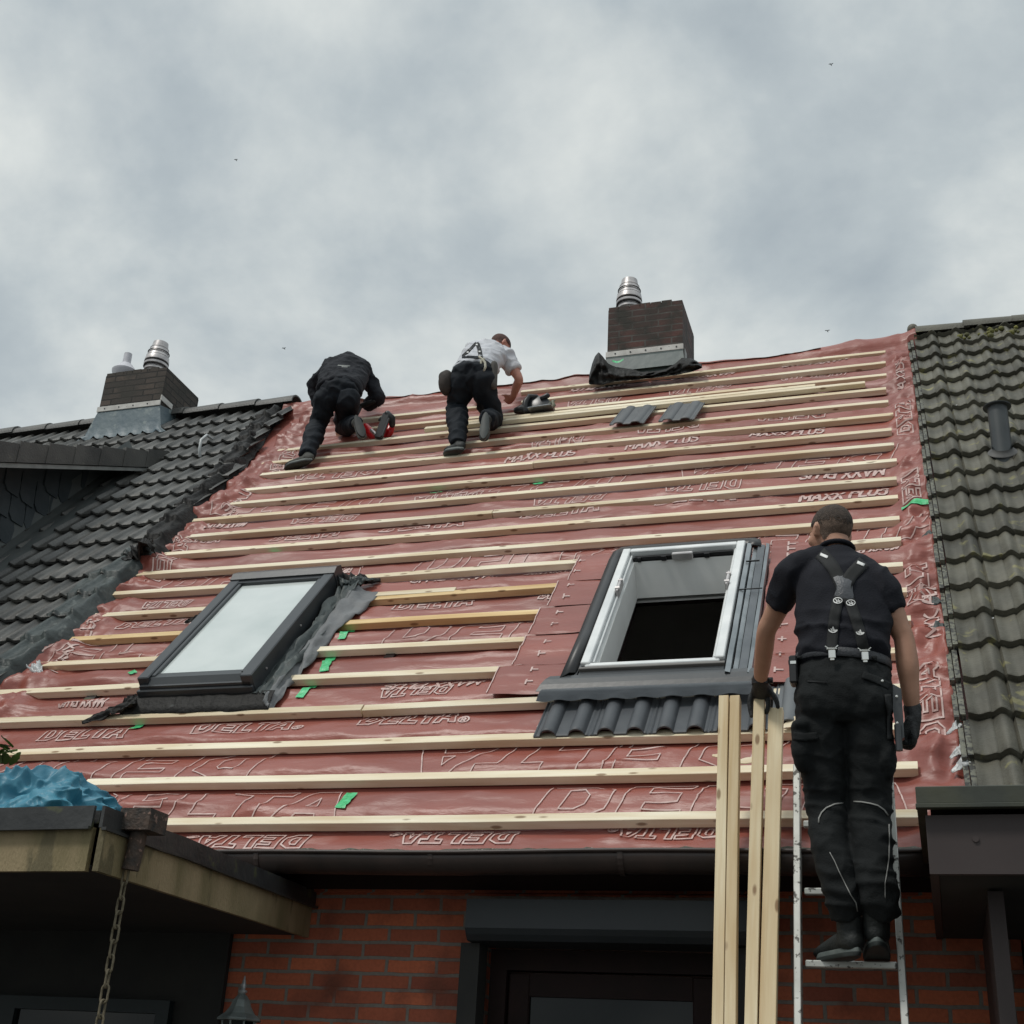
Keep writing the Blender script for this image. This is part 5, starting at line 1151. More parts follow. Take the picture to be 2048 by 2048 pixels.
# ================== man on the ladder
Y=5.08
MAN=None
hc=at(1661,1069,5.12); HR=head_frame(hc,(-.62,.76,-.10),(.0,.10,1))
LSh,RSh=at(1590,1142,5.08),at(1762,1174,5.06)
LEl,LWr=at(1533,1262,5.26),at(1520,1366,5.50)
REl,RFm,RWr=at(1808,1278,5.10),at(1815,1330,5.11),at(1825,1424,5.16)
C7=at(1672,1098,5.10)
Tz=lambda x,y,Y_=5.06: at(x,y,Y_)
def body_fill(mb):
    head(mb,hc,HR,1.0)
    sw(mb,[(C7-Vector((0,0,.04)),.065,.06),(C7+Vector((0,.0,.03)),.056,.057),(hc+HR@Vector((0,-.02,-.03)),.054,.058)],(1,0,0))
    sw(mb,[(Tz(1686,1372),.12,.08),(Tz(1685,1320),.145,.10),(Tz(1682,1230),.150,.10),(Tz(1679,1180),.135,.085),(C7-Vector((0,0,.05)),.055,.05)],(1,0,-.1))
    for sh,el,mid,wr,k in ((LSh,LEl,LEl.lerp(LWr,.3),LWr,1.0),(RSh,REl,RFm,RWr,1.0)):
        sw(mb,[(sh,.050),(sh.lerp(el,.45),.050),(sh.lerp(el,.8),.043),(el,.040),(mid,.044 if sh is RSh else .040),(mid.lerp(wr,.5),.036),(wr,.027,.025)],(1,0,0))
    for hx,kx,kn,an in ((1645,1655,1620,(1688,1815,5.10)),(1730,1740,1620,(1755,1800,5.08))):
        sw(mb,[(Tz(hx,1410),.075),(at(kx,kn,5.12),.05),(at(*an),.035)],(1,0,0))
MAN=organic('person',body_fill,SKIN,None,.0085,3,lambda x,y,z:.0008*n3(x*50,y*50,z*50))
tag(MAN,'man standing on the ladder in black shirt, suspenders and black work trousers, seen from behind','person')
hair(MAN,hc,HR,mat('cropped_hair',(.085,.056,.040),(.15,.10,.072),70,.8,bump=.6,bscale=300),1.0,-.050,off=.0035)
hair(MAN,hc+Vector((0,0,.001)),HR,mat('dark_hair',(.040,.028,.021),(.075,.053,.040),70,.8,bump=.9,bscale=260),1.0,.020,off=.0052,jag=5)
def shirt_fill(mb):
    sw(mb,[(at(1686,1321,5.05),.164,.114),(at(1685,1298,5.045),.171,.124),(at(1684,1255,5.05),.176,.125),(at(1682,1210,5.06),.182,.125),(at(1680,1170,5.07),.180,.118),(at(1678,1140,5.085),.150,.098),(at(1675,1117,5.09),.088,.078),(at(1673,1103,5.095),.066,.066)],(1,0,-.12),rnd_=False,sub=4,seg=36)
    for sh_ in (LSh,RSh): sw(mb,[(C7-Vector((0,-.005,.045)),.066,.066),(C7.lerp(sh_,.5)-Vector((0,-.0,.012)),.066,.070),(sh_,.066,.068)],(0,1,0),seg=18)
    for sh,el,t in ((LSh,LEl,.56),(RSh,REl,.47)):
        hem=sh.lerp(el,t); sw(mb,[(sh.lerp(C7,.28)+Vector((0,0,.0)),.066,.072),(sh,.068,.070),(sh.lerp(hem,.5),.062,.064),(hem,.057,.060)],(1,0,0),rnd_=False)
        ell(mb,sh+Vector((0,0,-.005)),(.068,.07,.066))
def shirt_w(x,y,z):
    zw=3.40; lo=sst(zw+.22,zw+.02,z); a=.018*ridge(z*16+x*3,x*5+y*3,120,1.6)*lo + .014*ridge(z*6-x*7,x*5+z*4,121,2.5)*(.5+.5*lo)
    dx=np.abs(x+.285); ar=sst(.13,.19,dx)*sst(3.45,3.55,z); return a+.014*ridge(x*9+z*7,z*6-x*8,122,1.8)*ar-.005
SHIRT=organic('shirt',shirt_fill,NAVY,MAN,.0085,4,shirt_w)
m=MB(); ring=[]                                        # ribbed collar
m.tube([at(1673,1099,5.095)+Vector((.064*cos(a),.062*sin(a),-.012*sin(a)-.0)) for a in [2*pi*i/24 for i in range(25)]],.010,8,rad2=.014,side=(0,0,1)); m.build('collar',NAVY,SHIRT,smooth=True)
def tr_fill(mb):
    sw(mb,[(at(1686,1326,5.055),.166,.112),(at(1687,1350,5.05),.178,.128),(at(1688,1385,5.04),.188,.140),(at(1690,1420,5.05),.185,.130),(at(1692,1445,5.06),.16,.10)],(1,0,-.08),rnd_=False,seg=36)
    ell(mb,at(1642,1395,4.99),(.088,.075,.10)); ell(mb,at(1732,1400,4.99),(.088,.075,.10))
    sw(mb,[(at(1641,1400,5.05),.095,.105),(at(1643,1470,5.07),.097,.104),(at(1647,1540,5.10),.086,.090),(at(1653,1600,5.13),.075,.078),(at(1659,1660,5.12),.070,.074),(at(1669,1720,5.10),.068,.072),(at(1682,1785,5.10),.062,.068),(at(1692,1836,5.13),.054,.064)],(1,0,0),rnd_=False,sub=4,seg=26)
    sw(mb,[(at(1732,1400,5.05),.095,.105),(at(1738,1470,5.07),.091,.104),(at(1740,1540,5.10),.084,.090),(at(1739,1600,5.13),.078,.080),(at(1741,1660,5.12),.075,.076),(at(1746,1720,5.10),.072,.074),(at(1755,1780,5.09),.066,.070),(at(1762,1826,5.13),.062,.064)],(1,0,0),rnd_=False,sub=4,seg=26)
    ell(mb,at(1605,1492,5.03),(.040,.07,.105)); ell(mb,at(1606,1455,5.02),(.045,.072,.028))
    ell(mb,at(1773,1500,5.05),(.035,.06,.11))
def tr_w(x,y,z):
    k=sst(3.05,2.85,z); kn=sst(3.0,2.78,z)*sst(2.5,2.7,z); an=sst(2.62,2.48,z)
    return .010*ridge(z*17+x*5,x*6-z*4+y*3,130,2.6)*(.45+.8*kn+1.0*an)+.006*ridge(z*8-x*11,x*9+z*6,131,3.5)+.004*ridge(x*20+z*11,z*16,133,3)-.004
TR=organic('trousers',tr_fill,TROU,MAN,.0085,4,tr_w)
bs=bvh_of(SHIRT); bt=bvh_of(TR)
Z=lambda x,y:(1400+x*.2588,1000+y*.2588)
Z3=lambda x,y:(1400+x*.3096,1450+y*.3096)
drape(bs,[Z(925,408),Z(975,455),Z(1035,530),Z(1090,640),Z(1105,700)],26,ELAS,MAN,'suspender_strap',.006)
drape(bs,[Z(1268,474),Z(1225,520),Z(1172,575),Z(1125,650),Z(1115,700)],26,ELAS,MAN,'suspender_strap',.0075)
drape(bs,[Z(1085,740),Z(1060,800),Z(1040,900),Z(1028,1005),Z(1020,1100),Z(1018,1175)],22,ELAS,MAN,'suspender_strap',.006)
drape(bs,[Z(1140,740),Z(1165,800),Z(1205,920),Z(1238,1025),Z(1258,1120),Z(1272,1195)],22,ELAS,MAN,'suspender_strap',.007)
# leather yoke at the crossing
pg=[Z(1025,592),Z(1060,578),Z(1100,576),Z(1150,592),Z(1190,615),Z(1178,650),Z(1180,700),Z(1197,772),Z(1150,776),Z(1095,768),Z(1035,742),Z(1050,700),Z(1048,650)]
cz_=Z(1110,680); m=MB(); vs=[surf(bs,*cz_,lift=.012)]; K=3
for r_ in range(1,K+1):
    for p_ in pg: vs.append(surf(bs,cz_[0]+(p_[0]-cz_[0])*r_/K,cz_[1]+(p_[1]-cz_[1])*r_/K,lift=.011 if r_<K else .006))
n_=len(pg); fs=[(0,1+i,1+(i+1)%n_) for i in range(n_)]+[(1+(r_)*n_+i,1+(r_+1)*n_+i,1+(r_+1)*n_+(i+1)%n_,1+r_*n_+(i+1)%n_) for r_ in range(K-1) for i in range(n_)]
if all(v is not None for v in vs): m.add(vs,fs); m.build('suspender_yoke',mat('grey_leather',(.065,.069,.078),(.085,.09,.10),18,.42,bump=.3,bscale=120),MAN,smooth=True)
for (x,y,s_) in ((1065,778,1),(1165,795,1),(1028,1005,1),(1238,1025,.9)):
    m=MB(); 
    for loop in ([(34*cos(a)*s_,-6+24*sin(a)*s_) for a in [pi*(.05+.9*1*i/12)+0 for i in range(13)]]+[( -34*s_,-8)],[(34*s_*cos(a),-2+22*s_*sin(a)) for a in [2*pi*i/14 for i in range(15)]] if y<900 else [(-32*s_,-4),(-12*s_,12),(0,-26*s_),(14*s_,12),(32*s_,-4)],[(-18,-12),(-4,6),(-12,12)],[(4,-14),(2,8),(18,-4),(12,12)]):
        rows=[]
        for (a,b),(c,d) in zip(loop[:-1],loop[1:]):
            L=hypot(c-a,d-b) or 1; nx,ny=-(d-b)/L*3,(c-a)/L*3
            q=[surf(bs,*Z(x+u_,y+v_),lift=.0105) for u_,v_ in ((a+nx,b+ny),(a-nx,b-ny),(c-nx,d-ny),(c+nx,d+ny))]
            if all(k is not None for k in q): m.add(q,[(0,1,2,3)])
    if m.v: m.build('emblem',WHIT,MAN)
for (x,y) in ((958,428),(1243,490)):
    drape(bs,[Z(x-28,y-10),Z(x+28,y+14)],5.5,WHIT,MAN,'strap_buckle',.012)
# belt: a closed band round the waist, with loops
def belt_ring(mb,c,w,d,z0,z1,n=48,sl=-.10):
    rows=[]
    for i in range(n+1):
        a=2*pi*i/n; x=cos(a)*w; y=sin(a)*d; rows.append([Vector((c.x+x*k,c.y+y*k,c.z+z+x*sl)) for z,k in ((z0,1),(z0+.003,1.02),(z1-.003,1.02),(z1,1),(z1,.95))])
    mb.grid(rows)
bc=at(1686,1325,5.052); m=MB(); belt_ring(m,bc,.182,.136,-.019,.019); BELT=m.build('belt',LEATH,MAN,smooth=True)
bb=bvh_of(BELT)
for x in (860,1155,1350,760): drape(bb,[Z(x,1205),Z(x+4,1310)],9 if x!=1155 else 17,TROU,MAN,'belt_loop',.006)
for (x,y) in ((1020,1190),(1275,1185)):
    p0=surf(bb,*Z(x,y+20),lift=.022) or surf(bs,*Z(x,y),lift=.03)
    T=Matrix.Translation(p0); m=MB(); m.box((-.013,-.004,-.018),(.013,.004,.018),0,T,.003); m.box((-.020,-.003,.018),(.020,.003,.024),0,T,.002); m.box((-.008,-.005,-.027),(.008,.003,-.018),0,T,.002); m.tube([p0+Vector((-.024,0,.033)),p0+Vector((-.014,-.003,.024)),p0+Vector((.014,-.003,.024)),p0+Vector((.024,0,.033))],.0025,6); m.build('suspender_clip',CHROM,MAN)
PIPG=mat('grey_piping',(.33,.33,.31),(.24,.24,.23),20,.6)
for px_ in ([Z3(*q) for q in ((925,503),(870,510),(815,535),(785,565),(768,600),(766,632))],[Z3(*q) for q in ((992,494),(1040,496),(1100,506),(1150,520),(1190,548),(1216,585))],[Z3(*q) for q in ((838,822),(870,880),(900,950),(935,1020),(975,1100),(1008,1150),(1018,1205))],[Z3(*q) for q in ((1222,640),(1224,700),(1222,860),(1210,940),(1196,1020),(1196,1120))]):
    drape(bt,px_,2.4 if px_[0][1]<1700 and px_[0][0]<1720+99 and px_[0][1]<1640 else 1.6,PIPG,TR,'reflective_piping',.004)
# pockets
drape(bt,[Z(1255,1350),Z(1360,1385),Z(1470,1440)],14,TROU,TR,'pocket_flap',.007)
drape(bt,[Z(830,1400),Z(980,1410)],2,ELAS,TR,'pocket_seam',.004)
drape(bt,[Z3(600,70),Z3(680,78),Z3(760,70)],16,TROU,TR,'pocket_flap',.008)
drape(bt,[Z(1450,1500),Z(1468,1650),Z(1470,1850)],12,ELAS,TR,'side_pocket',.010)
sb=surf(bt,*Z(1408,1398),lift=.014)
if sb: m=MB(); ell(m,sb,(.006,.004,.006),seg=8,ring=6); m.build('press_stud',CHROM,TR)
# shoes on the rung
zr=zr0+.012
hl=at(1713,1866,5.10); tl_=at(1648,1904,5.35); hr=at(1753,1856,5.09); tr2=at(1752,1914,5.37)
lvl=lambda p,z: Vector((p.x,p.y,z))
shoe(MAN,lvl(hl,zr0+.010),lvl(at(1642,1904,5.36),zr0+.006),ank=at(1699,1832,5.13),k=1.16); shoe(MAN,lvl(hr,zr0+.045),lvl(tr2,zr0+.006),ank=at(1752,1810,5.11),k=1.2)
# left glove gripping the end of the third batten
def gl_fill(mb):
    G=lambda x,y,Y_: at(x,y,Y_)
    sw(mb,[(G(1520,1358,5.485),.034,.032),(G(1521,1370,5.515),.036,.030),(G(1524,1382,5.56),.048,.030),(G(1526,1390,5.59),.046,.028)],(1,0,0),seg=16)
    for pts in ([(1508,1384,5.57,.013),(1501,1396,5.575,.012),(1500,1412,5.58,.011),(1503,1432,5.582,.0095)],
                [(1515,1384,5.60,.013),(1504,1392,5.635,.012),(1503,1410,5.65,.011),(1508,1426,5.65,.0095)],
                [(1524,1386,5.60,.013),(1534,1394,5.575,.012),(1537,1408,5.572,.011),(1533,1425,5.575,.0095)],
                [(1532,1382,5.60,.013),(1541,1396,5.64,.011),(1542,1410,5.65,.010),(1538,1420,5.65,.009)],
                [(1527,1376,5.55,.015),(1541,1384,5.55,.013),(1551,1397,5.55,.0115),(1556,1414,5.555,.0095)]):
        sw(mb,[(G(*q[:3]),q[3]) for q in pts],(1,0,0),seg=10,sub=3)
organic('glove',gl_fill,GLOV,MAN,.0045,3,lambda x,y,z:.0012*n3(x*90,y*90,z*90))
m=MB(); belt_c=at(1520,1363,5.495); m.tube([belt_c+Vector((-.037,.0,0)),belt_c+Vector((.036,.0,.0))],.001,6) if 0 else None
belt_ring(m,belt_c,.036,.034,-.014,.014,24,0.0); m.box((.030,-.01,-.010),(.056,.006,.014),0,Matrix.Translation(belt_c)); m.build('glove_cuff',BLK,MAN,smooth=True)
def gr_fill(mb):
    w=at(1825,1420,5.16); sw(mb,[(w+Vector((0,0,.012)),.034,.032),(w+Vector((0,0,-.03)),.032,.034),(at(1825,1448,5.17),.030,.044),(at(1824,1466,5.17),.028,.043)],(1,0,0),seg=16)
    for i,(yo,l) in enumerate(((-.032,.9),(-.010,1.0),(.012,.96),(.033,.8))):
        b=at(1824,1464,5.17)+Vector((0,yo,0)); p1=b+Vector((.006,.004,-.034*l)); p2=p1+Vector((-.018,.012,-.022*l)); p3=p2+Vector((-.024,.006,.006))
        sw(mb,[(b+Vector((0,0,.015)),.0125),(p1,.012),(p2,.011),(p3,.0095)],(0,1,0),seg=10,sub=2)
    b=at(1818,1440,5.13); sw(mb,[(b,.015),(b+Vector((-.018,.008,-.035)),.013),(b+Vector((-.024,.02,-.062)),.0115),(b+Vector((-.018,.03,-.082)),.0095)],(0,1,0),seg=10,sub=2)
organic('glove',gr_fill,GLOV,MAN,.0045,3,lambda x,y,z:.0012*n3(x*90,y*90,z*90))
m=MB(); belt_ring(m,at(1825,1417,5.16),.034,.032,-.010,.010,24,0); m.build('glove_cuff',GLOV,MAN,smooth=True)
# things on the belt
pb=at(1588,1342,5.00); pt_=at(1583,1318,5.0); m=MB(); m.box((-.016,-.035,-.058),(.016,.035,.055),0,Matrix.Translation(pb),.006); m.box((-.018,-.030,.020),(-.0165,.030,.036),0,Matrix.Translation(pb)); m.build('belt_pouch',BLK,MAN)
m=MB(); m.box((-.010,-.037,.018),(.012,-.0355,.030),0,Matrix.Translation(pb)); m.build('pouch_clasp',CHROM,MAN)
hb=at(1797,1420,5.02); m=MB(); m.prism([hb+Vector((-.014,0,.10)),hb+Vector((.016,0,.08)),hb+Vector((.014,0,-.11)),hb+Vector((-.012,0,-.13)),hb+Vector((-.020,0,.0))],(0,-.014,0),(0,.02,0)); 
HO=m.build('tool_holster',ANTH,MAN)
tb=at(1797,1478,5.0); m=MB(); m.tube([tb+Vector((0,0,.055)),tb+Vector((.0,0,-.045))],.013,14,round_=False); m.build('tool_handle',ANTH,MAN,smooth=True); smooth_by_angle(bpy.data.objects['tool_handle'],40)
for (x,y) in ((1793,1393),(1794,1446)): m=MB(); ell(m,at(x,y,4.99),(.006,.004,.006),seg=8,ring=6); m.build('rivet',CHROM,MAN)

# ================== roofers near the ridge
def tri(p): return at(*p)
def roofer(label, J, mats_, hk=1.0, shortsl=False, headR=None, showhair=True, bk=1.0):
    """J: joints as (photo x, photo y, distance)"""
    j={k:at(*v) for k,v in J.items()}; nk=j['neck']; hd=j['head']; hips=j['hips']; ch_=j['chest']
    right=(j['rsh']-j['lsh']).normalized(); hr_=(j['rhip']-j['lhip']).normalized()
    def bf(mb):
        head(mb,hd,headR,1.0); sw(mb,[(nk.lerp(ch_,.15),.062),(nk,.055),(hd+headR@Vector((0,-.02,-.03)),.052)],right)
        sw(mb,[(hips,.14,.10),(ch_,.155,.105),(nk,.06,.06)],right)
        for s_ in 'lr':
            sh,el,wr=j[s_+'sh'],j[s_+'el'],j[s_+'wr']; sw(mb,[(sh,.052),(sh.lerp(el,.5),.050),(el,.040),(el.lerp(wr,.35),.042),(wr,.028,.025)],right)
            hand(mb,wr,j[s_+'ha']-wr,right if s_=='l' else -right,1.0,1,.45)
            hp,kn,an=j[s_+'hip'],j[s_+'kn'],j[s_+'an']; sw(mb,[(hp,.07),(kn,.05),(an,.036)],right)
    P=organic('person',bf,mats_['skin'],None,.010,3); tag(P,label,'person')
    if showhair: hair(P,hd,headR,mats_['hair'],1.0,-.06,off=.008)
    def sf(mb):
        sw(mb,[(hips.lerp(ch_,-.02),.168*bk,.130),(hips.lerp(ch_,.25),.168*bk,.13),(hips.lerp(ch_,.6),.182*bk,.135),(ch_,.190*bk,.135),(ch_.lerp(nk,.5),.158*bk,.115),(nk.lerp(ch_,.12),.085,.08),(nk,.066,.066)],right,rnd_=False,sub=4,seg=30)
        for s_ in 'lr':
            sh,el,wr=j[s_+'sh'],j[s_+'el'],j[s_+'wr']; ell(mb,sh,(.072,.072,.07)); sw(mb,[(sh.lerp(nk,.3),.07),(sh,.074),(sh.lerp(el,.5),.066),(sh.lerp(el,.62) if shortsl else el,.062)]+([] if shortsl else [(el.lerp(wr,.5),.054),(wr,.042)]),right,rnd_=False)
    so_=organic('jacket' if not shortsl else 't_shirt',sf,mats_['top'],P,.010,4,lambda x,y,z: .024*ridge(z*8+x*5,x*6-z*5+y*2,140,1.8)+.010*ridge(x*14,z*13+y*5,141,2)-.006)
    def tf(mb):
        sw(mb,[(hips.lerp(ch_,.16),.158,.118),(hips,.175,.135),(hips.lerp((j['lkn']+j['rkn'])/2,.16),.165,.12)],hr_,rnd_=True,seg=30)
        for s_ in 'lr':
            hp,kn,an=j[s_+'hip'],j[s_+'kn'],j[s_+'an']; ell(mb,hp,(.10,.10,.10)); sw(mb,[(hp,.100),(hp.lerp(kn,.5),.094),(kn,.080),(kn.lerp(an,.4),.078),(kn.lerp(an,.8),.066),(an,.062)],right,rnd_=False,sub=4)
    to_=organic('trousers',tf,mats_['legs'],P,.010,4,lambda x,y,z: .022*ridge(z*8+x*6,x*7-z*4+y*3,150,1.9)+.010*ridge(x*13-z*6,z*11,151,2)-.006)
    for s_ in 'lr':
        h_=j[s_+'he']; t_=j[s_+'to']; shoe(P,h_,t_,up=(j[s_+'an']-h_),mt=mats_['shoe'],ms=mats_['sole'],ank=j[s_+'an'].lerp(j[s_+'kn'],.12))
    return P,so_,to_,j
# white-shirted one
R_=lambda x,y:(860+x*.1449,650+y*.1449)
def q(x,y,Y_): a=R_(x,y); return (a[0],a[1],Y_)
JW=dict(head=(1000,692,9.78),neck=(984,700,9.62),chest=(968,712,9.45),hips=(945,748,9.14),lsh=(948,703,9.55),rsh=(1013,715,9.58),
 lel=(925,745,9.82),lwr=(948,782,9.98),lha=(955,792,10.02),rel=(1038,758,9.62),rwr=(1026,794,9.78),rha=(1012,806,9.86),
 lhip=(926,762,9.14),rhip=(966,762,9.14),lkn=(914,815,9.28),lan=(916,888,9.03),rkn=(984,838,9.46),ran=(975,838,9.10),
 lhe=(926,899,8.99),lto=(888,909,9.05),rhe=(972,826,9.02),rto=(967,878,8.94))
HW=head_frame(None,(.55,.62,-.75),(.25,.5,.6))
W_,WS,WT,jw=roofer('roofer in pale grey t-shirt and dark trousers kneeling on the battens near the ridge',JW,dict(skin=SKIN2,hair=HAIRB,top=TEE,legs=TROU2,shoe=SHOE,sole=SOLE),shortsl=True,headR=HW)
bw=bvh_of(WS); bwt=bvh_of(WT)
drape(bw,[R_(640,245),R_(560,330),R_(450,430)],5.5,ELAS,W_,'suspender_strap',.012,n=3)
drape(bw,[R_(650,240),R_(680,330),R_(700,430)],8,ELAS,W_,'suspender_strap',.012,n=3)
for x,y in ((685,365),(520,375),(645,270)): drape(bw,[R_(x-14,y),R_(x+14,y)],2.5,WHIT,W_,'strap_buckle',.018,n=2)
drape(bw,[R_(440,440),R_(560,440),R_(700,450)],5,TROU2,W_,'waistband',.010,n=3)
rp0=surf(bwt,*R_(700,450),lift=.03) or at(*R_(700,450),9.0)
m=MB(); m.tube([at(*R_(x,y),rp0.y-.01) for x,y in ((680,440),(720,470),(760,520),(765,580),(740,640),(710,610),(700,550),(710,490),(740,470))],.011,8,round_=True); m.build('rope_loop',ROPEM,W_,smooth=True)
pp=at(*R_(228,800),9.12)
def pf(mb): ell(mb,pp,(.065,.09,.12)); ell(mb,pp+Vector((-.02,0,.05)),(.05,.08,.05))
organic('tool_pouch',pf,mat('brown_leather',(.05,.04,.035),(.03,.025,.022),12,.8,bump=.4,bscale=60),W_,.012,3,lambda x,y,z:.006*n3(x*20,y*20,z*20))
pp2=at(*R_(880,690),9.16)
organic('nail_pouch',lambda mb: sw(mb,[(pp2+Vector((0,0,.10)),.03,.05),(pp2-Vector((0,0,.10)),.035,.05)],(1,0,0)),mat('tan_pouch',(.10,.095,.085),(.07,.065,.06),12,.8),W_,.012,3)
# dark-jacketed one
K_=lambda x,y:(500+x*.1553,680+y*.1553)
JB=dict(head=(703,733,9.95),neck=(697,722,9.80),chest=(692,740,9.62),hips=(678,782,9.26),lsh=(661,734,9.72),rsh=(726,742,9.76),
 lel=(628,775,9.92),lwr=(634,812,9.96),lha=(640,826,9.98),rel=(757,795,9.82),rwr=(735,812,9.90),rha=(722,806,9.96),
 lhip=(655,796,9.24),rhip=(696,800,9.26),lkn=(636,848,9.36),lan=(614,910,9.08),rkn=(688,852,9.62),ran=(712,848,9.26),
 lhe=(622,921,9.02),lto=(570,938,9.10),rhe=(712,832,9.18),rto=(726,874,9.10))
HB=head_frame(None,(.1,.55,-.85),(0,.8,.5))
B_,BS,BTt,jb=roofer('roofer in charcoal jacket bent far over beside the tile edge near the ridge',JB,dict(skin=SKIN2,hair=HAIRB,top=JACK,legs=TROU2,shoe=SHOE2,sole=SOLED),headR=HB,bk=1.18)
bj=bvh_of(BS); drape(bj,[K_(1130,325),K_(1290,335)],1.6,GREYP,BS,'jacket_lettering',.012,n=3); drape(bj,[K_(1180,345),K_(1260,348)],1.4,GREYP,BS,'jacket_lettering',.012,n=3)
m=MB(); cc_=at(695,716,9.8); m.tube([cc_+Vector((.066*cos(a),.05*sin(a),.018*sin(a))) for a in [2*pi*i/18 for i in range(19)]],.014,8,rad2=.02,side=(0,0,1)); m.build('collar',JACK,BS,smooth=True)
# hand tool he is working with
a=at(748,803,9.78); b=at(722,812,9.78); m=MB(); m.tube([a,a.lerp(b,.5),b],[.02,.026,.024],12,round_=True); T1=m.build('hammer_drill',SHOE,None,smooth=True); tag(T1,'black hand drill held in the dark roofer\'s right hand','drill')
c=at(714,832,9.74); m=MB(); m.tube([b,b.lerp(c,.6),c],[.018,.014,.010],10,round_=True); m.build('drill_grip',BLK,T1,smooth=True)
m=MB(); m.tube([a+Vector((0,0,.02)),b+Vector((0,0,.024))],.008,8); m.build('drill_stripe',STEEL,T1,smooth=True)
# red nail gun between the roofers
NG=empty('nail_gun',at(755,873,9.45)[:],'red and black nail gun resting on the battens beside the dark roofer\'s boot','nail gun')
f=lambda x,y,Y_=9.5:at(500+x*.1553,680+y*.1553,Y_)
organic('casing',lambda mb:(sw(mb,[(f(1480,1120),.03,.04),(f(1540,1190),.038,.045),(f(1590,1240),.03,.04)],(0,1,0)),),RED,NG,.008,3)
organic('casing',lambda mb:(sw(mb,[(f(1810,1110,9.56),.025,.04),(f(1790,1180,9.56),.038,.045),(f(1760,1230,9.56),.03,.04)],(0,1,0)),),RED,NG,.008,3)
m=MB(); m.bar(f(1650,1270,9.45),f(1770,950,9.45),.075,.045,up=(0,1,0),bev=.008); m.build('magazine',BLK,NG)
m=MB(); m.bar(f(1700,1240,9.41),f(1790,1010,9.41),.018,.02,up=(0,1,0),bev=.003); m.build('magazine_rail',ANTH,NG)
m=MB(); m.tube([f(1770,950,9.45),f(1830,1010,9.47),f(1830,1090,9.5)],[.03,.034,.03],10,round_=True); m.tube([f(1690,1000,9.46),f(1665,1030,9.46)],.012,8,round_=True); m.build('grip',BLK,NG,smooth=True)
m=MB(); m.tube([f(1560,1160,9.47),f(1640,1230,9.46)],.014,10,round_=True); m.build('nozzle',STEEL,NG,smooth=True)
# circular saw lying right of the other roofer
g=lambda x,y,Y_=9.62:at(860+x*.1449,650+y*.1449,Y_)
CSW=empty('circular_saw',g(1480,1130)[:],'circular saw with olive blade guard lying on the battens right of the roofer in grey','saw')
gc=g(1470,1190,9.62); m=MB(); P=[]
for i in range(19):
    a=pi*i/18; P.append([gc+Vector((-.155*cos(a),0,.150*sin(a))),gc+Vector((-.16*cos(a),.045,.155*sin(a)))])
m.grid(P); m.add([gc]+[p[0] for p in P],[(0,i+1,i+2) for i in range(18)]); o=m.build('blade_guard',OLIVE,CSW,smooth=True); o.modifiers.new('s','SOLIDIFY').thickness=.006; smooth_by_angle(o,40)
m=MB(); m.lathe([(.001,-.003),(.135,-.002),(.137,0),(.135,.002),(.001,.003)],Matrix.Translation(gc+Vector((0,-.012,.01)))@Matrix.Rotation(pi/2,4,'X'),30); m.build('saw_blade',ANTH,CSW,smooth=True)
m=MB(); m.tube([g(1300,1190,9.58),g(1320,1060,9.58),g(1370,985,9.6),g(1470,990,9.62),g(1520,1030,9.64)],[.03,.028,.024,.022,.022],12,round_=True); m.build('handle',BLK,CSW,smooth=True)
m=MB(); m.tube([g(1200,1180,9.58),g(1260,1165,9.58),g(1350,1180,9.6)],[.032,.045,.035],14,round_=True); m.build('motor',BLK,CSW,smooth=True)
m=MB(); m.tube([g(1540,1005,9.6),g(1620,975,9.6)],[.016,.024],10,round_=True); m.build('side_knob',BLK,CSW,smooth=True)
m=MB(); m.bar(g(1380,1200,9.57),g(1700,1150,9.57),.012,.16,up=(0,1,0),bev=.003); m.build('base_plate',ALU,CSW)
m=MB(); m.tube([g(1690,1050,9.6),g(1710,1110,9.6),g(1670,1150,9.6)],[.012,.02,.014],8,round_=True); m.tube([g(1640,1090,9.6),g(1720,1040,9.6)],.008,8,round_=True); m.build('guide_clamp',OLIVE,CSW,smooth=True)
SKYLOC=(2.2,5,0)
# ------------------------------------------------------------------ camera, sky, sun
cd=bpy.data.cameras.new('camera'); cam=bpy.data.objects.new('camera',cd); COL.objects.link(cam)
cd.sensor_width=36; cd.sensor_fit='HORIZONTAL'; cd.lens=FPX/2048*36; cd.clip_end=2000; cd.clip_start=.05
M=Matrix((( Rv.x,Uv.x,-Fv.x,CAM.x),(Rv.y,Uv.y,-Fv.y,CAM.y),(Rv.z,Uv.z,-Fv.z,CAM.z),(0,0,0,1))); cam.matrix_world=M
SC.camera=cam
W=bpy.data.worlds.new('World'); SC.world=W; W.use_nodes=True; nt=W.node_tree; N=nt.nodes; L=nt.links
bg=N['Background']; tc=N.new('ShaderNodeTexCoord')
SUN_EL, SUN_AZ = radians(56), radians(215)       # azimuth from +Y clockwise
sky=N.new('ShaderNodeTexSky'); sky.sky_type='NISHITA'; sky.sun_disc=False; sky.sun_elevation=SUN_EL; sky.sun_rotation=SUN_AZ; sky.air_density=1.5; sky.dust_density=3
